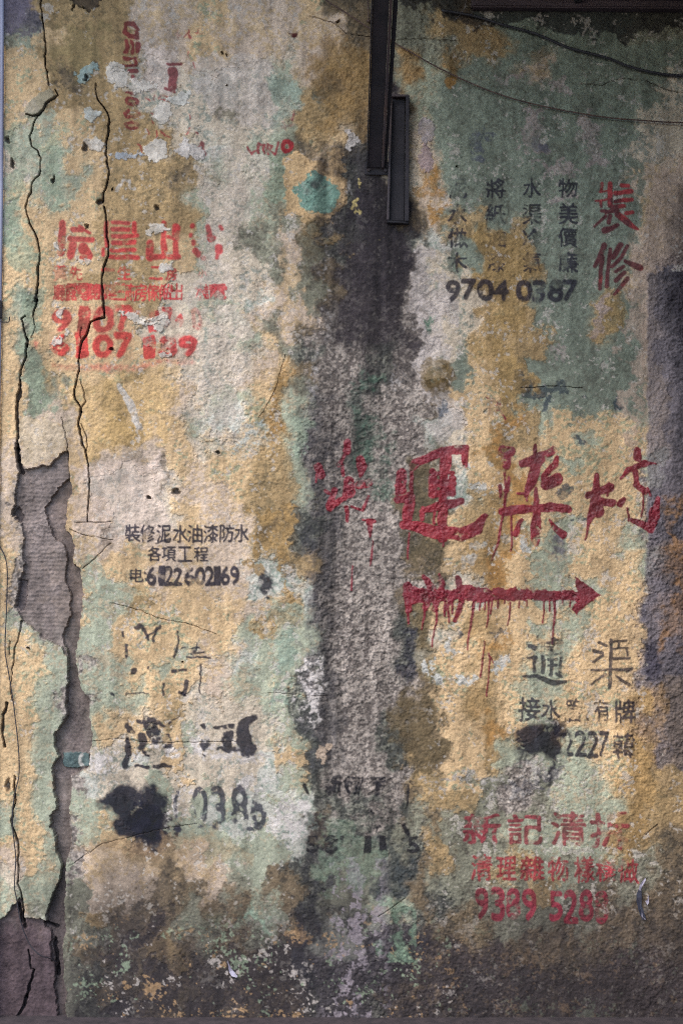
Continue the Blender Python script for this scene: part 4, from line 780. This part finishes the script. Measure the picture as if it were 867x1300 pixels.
# ------------------------------------------------------------------ things fixed to the wall
def at(x, y, d=0.0):
    """the point d metres in front of the wall that the plan shows at x, y"""
    k = (CAM_D - d) / CAM_D
    return Vector((wx(x) * k, -d, wz(650) + (wz(y) - wz(650)) * k))
def box_bm(bm, x0, x1, y0, y1, z0, z1, bev=0.0):
    r = bmesh.ops.create_cube(bm, size=1)
    for v in r['verts']: v.co = ((x0 if v.co.x < 0 else x1), (y0 if v.co.y < 0 else y1), (z0 if v.co.z < 0 else z1))
    if bev:
        ed = list({e for v in r['verts'] for e in v.link_edges}); bmesh.ops.bevel(bm, geom=ed, offset=bev, segments=2, affect='EDGES')
def tube(pts, r, sides=8, radii=None):
    bm = bmesh.new(); rings = []; n = len(pts); up0 = Vector((0.1, -1, 0.05)).normalized()
    for i, p in enumerate(pts):
        t = (Vector(pts[min(i + 1, n - 1)]) - Vector(pts[max(i - 1, 0)])).normalized()
        a = t.cross(up0).normalized(); b = t.cross(a).normalized(); rr = radii[i] if radii else r
        rings.append([bm.verts.new(Vector(p) + (a * math.cos(q) + b * math.sin(q)) * rr) for q in [k * 2 * math.pi / sides for k in range(sides)]])
    for a, b in zip(rings[:-1], rings[1:]):
        for k in range(sides): bm.faces.new((a[k], a[(k + 1) % sides], b[(k + 1) % sides], b[k]))
    bm.faces.new(rings[0]); bm.faces.new(rings[-1]); bmesh.ops.recalc_face_normals(bm, faces=bm.faces); return bm
def spline(pts, n=8):
    P = [Vector(p) for p in pts]; P = [P[0] * 2 - P[1]] + P + [P[-1] * 2 - P[-2]]; out = []
    for i in range(1, len(P) - 2):
        for k in range(n):
            t = k / n; a, b, c, d = P[i - 1:i + 3]
            out.append(.5 * ((2 * b) + (c - a) * t + (2 * a - 5 * b + 4 * c - d) * t * t + (3 * b - a - 3 * c + d) * t ** 3))
    out.append(P[-2]); return out
STEEL = surf_mat('sooty_steel', (30, 27, 32), (46, 39, 43), 14, .8, 0.0, .4, (1, 1, .25))
RUST = surf_mat('rusty_flange', (58, 50, 54), (78, 60, 54), 18, .7, 0, .4, (1, 1, .2))
DARKS = surf_mat('dark_paint', (27, 24, 30), (40, 36, 41), 10, .8, 0, .5)
RUBBER = surf_mat('black_rubber', (38, 36, 42), (52, 50, 54), 60, .6)
BROWN = surf_mat('brown_wire_sheath', (92, 70, 60), (70, 54, 50), 60, .7)

# leaning bracket: web and two flanges, from the wall up and out to the canopy
br = tag(empty('canopy_bracket', at(478, 212, .02)), 'dark leaning steel channel running up from the wall to the top edge of the frame', 'bracket')
def sweep(rows, mat, name, parent):
    """rows: cross-sections of four points each, joined end to end"""
    bm = bmesh.new(); R = [[bm.verts.new(p) for p in r] for r in rows]
    for a, b in zip(R[:-1], R[1:]):
        for k in range(4): bm.faces.new((a[k], a[(k + 1) % 4], b[(k + 1) % 4], b[k]))
    bm.faces.new(R[0]); bm.faces.new(R[-1]); bmesh.ops.recalc_face_normals(bm, faces=bm.faces)
    bmesh.ops.bevel(bm, geom=[e for e in bm.edges], offset=.0012, segments=1, affect='EDGES')
    return obj(name, bm, mat, parent)
def band(xl, xr, th, off=0.0):
    """xl, xr: plan x at top (y=-40) and foot (y=212)"""
    out = []
    for t in [0, .15, .3, .45, .6, .75, .9, 1]:
        y = -40 + 252 * t; d = .55 * (1 - t) + .03 + off; k = S * (CAM_D - d) / CAM_D
        a = at(xl[0] + (xl[1] - xl[0]) * t, y, d); b = at(xr[0] + (xr[1] - xr[0]) * t, y, d); q = Vector((0, th, 0))
        out.append([a, b, b + q, a + q])
    return out
sweep(band((474.5, 467), (496, 484), .006), STEEL, 'web', br)
sweep(band((496.4, 484.3), (500.5, 487.5), .028, .012), RUST, 'flange', br)
sweep(band((501, 487.8), (508, 491), .008, -.004), DARKS, 'flange', br)
sweep(band((472.5, 465.2), (474.3, 466.8), .020, .008), DARKS, 'flange', br)
bm = bmesh.new(); box_bm(bm, wx(463), wx(494), -.012, .02, wz(222), wz(205), .003); obj('foot_plate', bm, DARKS, br)
for x, y in ((468, 216), (489, 217)):
    bm = bmesh.new(); bmesh.ops.create_cone(bm, cap_ends=True, segments=6, radius1=.007, radius2=.006, depth=.01)
    bmesh.ops.rotate(bm, verts=bm.verts, cent=(0, 0, 0), matrix=__import__('mathutils').Matrix.Rotation(math.pi / 2, 3, 'X')); bmesh.ops.translate(bm, verts=bm.verts, vec=(wx(x), -.017, wz(y))); obj('bolt', bm, RUST, br)
# short channel fixed upright beside it
ch = tag(empty('wall_channel', (wx(508), -.01, wz(283))), 'short dark upright steel channel fixed to the wall right of the leaning bracket foot', 'channel')
def quadbox(name, c, d0, d1, mat, bev=.002):
    """c: four plan corners (tl, tr, br, bl)"""
    bm = bmesh.new(); f = [bm.verts.new((wx(x), -d1, wz(y))) for x, y in c]; b = [bm.verts.new((wx(x), -d0, wz(y))) for x, y in c]
    bm.faces.new(f); bm.faces.new(b[::-1])
    for k in range(4): bm.faces.new((f[k], b[k], b[(k + 1) % 4], f[(k + 1) % 4]))
    bmesh.ops.recalc_face_normals(bm, faces=bm.faces)
    if bev: bmesh.ops.bevel(bm, geom=list(bm.edges), offset=bev, segments=2, affect='EDGES')
    return obj(name, bm, mat, ch)
quadbox('back_web', [(498, 126), (514, 126), (513, 281), (494, 281)], -.01, .014, DARKS)
quadbox('side_flange', [(514.6, 124), (519, 124), (518.5, 283), (513.4, 283)], -.01, .045, surf_mat('worn_dark_edge', (34, 31, 37), (52, 46, 50), 12, .8, 0, .3))
quadbox('side_flange', [(495, 150), (497.6, 127), (493.6, 281), (490.4, 281)], -.01, .038, RUST)
quadbox('end_cap', [(496.5, 122), (519, 123), (519, 125.6), (497, 125.6)], -.01, .043, RUST)
quadbox('end_cap', [(491, 281.4), (518.4, 283.4), (518.4, 285.4), (491, 284)], -.01, .036, DARKS)
# ledge, and an unseen canopy added above it to shade the wall
lg = tag(empty('concrete_ledge', (wx(900), 0, wz(12))), 'brownish concrete ledge running along the top right above a band of soot and painted shadow', 'ledge')
bm = bmesh.new(); box_bm(bm, wx(598), wx(1300), -.05, .02, wz(13), wz(-32), .006)
for v in bm.verts:
    v.co.z += -.012 * max(0, (v.co.x - wx(598))) / 1.0 * .6
LED = surf_mat('grimy_ledge', (88, 74, 78), (70, 58, 60), 16, .9, 0, .8, (.3, 1, 1))
obj('slab', bm, LED, lg)
bm = bmesh.new(); box_bm(bm, wx(598), wx(1300), -.062, -.0505, wz(3.5), wz(-34), .003)
for v in bm.verts: v.co.z += -.012 * max(0, (v.co.x - wx(598))) / 1.0 * .6
obj('drip_edge', bm, surf_mat('pale_lip', (96, 92, 96), (74, 68, 74), 18, .8), lg)
bm = bmesh.new(); box_bm(bm, wx(726), wx(735), -.075, -.050, wz(9), wz(-6), .003); obj('clip', bm, DARKS, lg)
cp = tag(empty('canopy_blocker', (wx(860), -.3, wz(-40))), 'unseen dark sheet canopy added above the top right to shade the wall', 'canopy')
bm = bmesh.new(); rows_ = []
nx_ = 120; x0_, x1_ = wx(455), wx(1300)
for j in range(2):
    rows_.append([bm.verts.new((x0_ + (x1_ - x0_) * i / nx_, -.075 if j == 0 else -1.7, (wz(-62) if j == 0 else wz(-44)) + .012 * math.sin(i * math.pi / 2))) for i in range(nx_ + 1)])
for i in range(nx_): bm.faces.new((rows_[0][i], rows_[0][i + 1], rows_[1][i + 1], rows_[1][i]))
r = bmesh.ops.solidify(bm, geom=list(bm.faces), thickness=.002)
obj('corrugated_sheet', bm, STEEL, cp)
bm = bmesh.new(); box_bm(bm, x0_, x1_, -.585, -.545, wz(-42), wz(-54), .003); obj('front_rail', bm, DARKS, cp)

# unseen slab above and wall at the right, added to block sky light
ov = tag(empty('upper_blocker', (wx(480), -.4, wz(-330))), 'unseen plain slab added above the wall to darken its top', 'light blocker')
bm = bmesh.new(); box_bm(bm, wx(-340), wx(1300), -1.3, .30, wz(-326), wz(-420), .01); obj('blocker_slab', bm, LED, ov)
rt = tag(empty('side_blocker', (wx(905), -.6, 0)), 'unseen dark wall added just past the right edge to block sky light', 'wall', kind='thing')
bm = bmesh.new(); box_bm(bm, wx(893), wx(945), -2.7, -.05, -.02, wz(-36), .01); obj('blocker_pier', bm, surf_mat('dark_concrete', (78, 70, 72), (58, 52, 56), 9, .9, 0, .5), rt)

def wire(name, pts, r, mat, label, cat, d=.012, n=8):
    P = spline([at(p[0], p[1], p[2] if len(p) > 2 else d) for p in pts], n)
    o = obj(name, tube(P, r), mat, None, True); tag(o, label, cat); return o
wire('sagging_wire', [(396, -16, .03), (415, 0, .03), (440, 16), (472, 37), (488, 46), (505, 56), (560, 87), (620, 114), (680, 132), (760, 147), (820, 152.5), (880, 155), (1000, 150)], .0028, BROWN, 'thin brown wire sagging from the top centre behind the bracket to the right edge', 'wire', .02)
wire('drooping_cable', [(560, 12), (600, 19), (640, 31), (680, 42), (720, 59), (750, 67), (775, 74), (800, 84), (840, 93), (880, 95), (960, 90)], .0052, RUBBER, 'thicker black cable drooping below the dark band at the top right', 'cable', .02)
wire('hanging_cord', [(466, -20), (467, 0), (467.5, 12), (468, 24)], .0018, BROWN, 'short cord ending in a knot just left of the bracket top', 'cord', .015)
bm = bmesh.new(); bmesh.ops.create_icosphere(bm, subdivisions=2, radius=.008)
for v in bm.verts: v.co = Vector((v.co.x * 1.1, v.co.y, v.co.z * .8)) + at(468, 26, .015)
k_ = obj('knot', bm, BROWN, bpy.data.objects['hanging_cord'], True)
wire('loose_wire', [(-14, 660), (-4, 682), (0, 694), (6, 706), (9, 722), (9, 750), (8, 780), (6.5, 815), (7, 832), (11, 855), (16, 885), (19, 910), (22, 935), (24, 960), (24, 985), (20, 1003), (17, 1020), (15.5, 1045), (18, 1070), (20, 1090), (19, 1110), (18.5, 1128), (21, 1142), (25, 1165), (31, 1185), (40, 1203), (52, 1214), (62, 1217, .0), (72, 1222, -.03)], .0021, RUBBER,
     'thin black loose wire hanging down the far left edge and into the crack', 'wire', .014)
for y0 in (20,):
    wl = [wire('frayed_thread', p, .0008, surf_mat('grey_thread', (120, 112, 112), (96, 90, 92), 50), 'pale frayed threads hanging at the left end of the dark band', 'thread', .02) for p in ([(592, -4), (590, 8), (584, 18), (576, 26)], )]
# pipe and hook at the far left
pp = tag(empty('drain_pipe', (wx(-4), -.02, wz(640))), 'narrow pale grey upright pipe half in view at the far left edge', 'pipe')
PIPE = surf_mat('pale_pipe_paint', (150, 150, 168), (122, 120, 138), 12, .5, 0, .2, (1, 1, .2))
obj('pipe', tube([at(2.5, -60, .012), at(2.6, 100, .012), (at(1.8, 250, .012)), at(0, 380, .012), at(-4, 640, .012), at(-6, 1000, .012), at(-7, 1291, .012)], .0072, 14), PIPE, pp, True)
obj('pipe', tube([at(-6.5, -60, .0), at(-6.5, 300, .0), at(-9, 640, 0), at(-12, 1291, 0)], .0095, 14), surf_mat('dark_blue_pipe', (40, 44, 62), (56, 58, 74), 12, .5), pp, True)
bm = bmesh.new(); box_bm(bm, wx(-8), wx(4.2), -.03, -.012, wz(405), wz(382), .004); obj('clamp', bm, DARKS, pp)
hk = obj('wall_hook', tube(spline([at(0, 408, .03), at(5, 408.5, .03), at(10.5, 408.5, .03), at(11.8, 406.5, .03), at(12, 401.5, .032)], 5), .0022), DARKS, None, True); tag(hk, 'small black hook sticking out at the far left edge', 'hook')

# scraps stuck to the wall
def scrap(name, pts, d, mat, label, cat, curl=.006):
    bm = bmesh.new(); top = [bm.verts.new(at(x, y, d + curl * (.5 + .5 * math.sin(i * 1.9)))) for i, (x, y) in enumerate(pts)]
    c = bm.verts.new(sum((v.co for v in top), Vector()) / len(top) + Vector((0, .004, 0)))
    for i in range(len(top)): bm.faces.new((top[i], top[(i + 1) % len(top)], c))
    bmesh.ops.recalc_face_normals(bm, faces=bm.faces); bmesh.ops.solidify(bm, geom=list(bm.faces), thickness=.0006)
    return tag(obj(name, bm, mat), label, cat)
PAPER = surf_mat('dirty_paper', (176, 170, 184), (150, 142, 156), 40, .8); PAPD = surf_mat('paper_back', (58, 60, 74), (44, 42, 54), 30, .8)
scrap('paper_scrap', [(289, 1220), (292, 1228), (296, 1233), (302, 1240), (300, 1242), (294, 1240), (291, 1235), (290, 1228)], .008, PAPER, 'small white feather-like paper scrap near the foot of the wall', 'scrap')
scrap('paper_scrap', [(811, 1129), (814, 1127), (815, 1140), (813, 1155), (817, 1166), (820, 1168), (815, 1168), (811, 1158), (808, 1145), (808, 1136)], .010, PAPD, 'dark curled strip of torn paper right of the number 9389 5288', 'scrap')
scrap('paper_scrap', [(819, 1115), (820, 1118), (815, 1126), (814, 1132), (811, 1131), (812, 1124)], .012, PAPER, 'lavender tip of torn paper above the dark curled strip', 'scrap')
scrap('paper_scrap', [(823, 1137), (824, 1146), (822, 1150), (819, 1145), (822, 1142)], .010, PAPER, 'tiny lavender torn paper fleck beside the dark curled strip', 'scrap')
scrap('paper_scrap', [(815, 1158), (816, 1165), (820, 1168), (818, 1168), (814, 1164)], .014, PAPER, 'pale edge of torn paper at the foot of the dark curled strip', 'scrap')
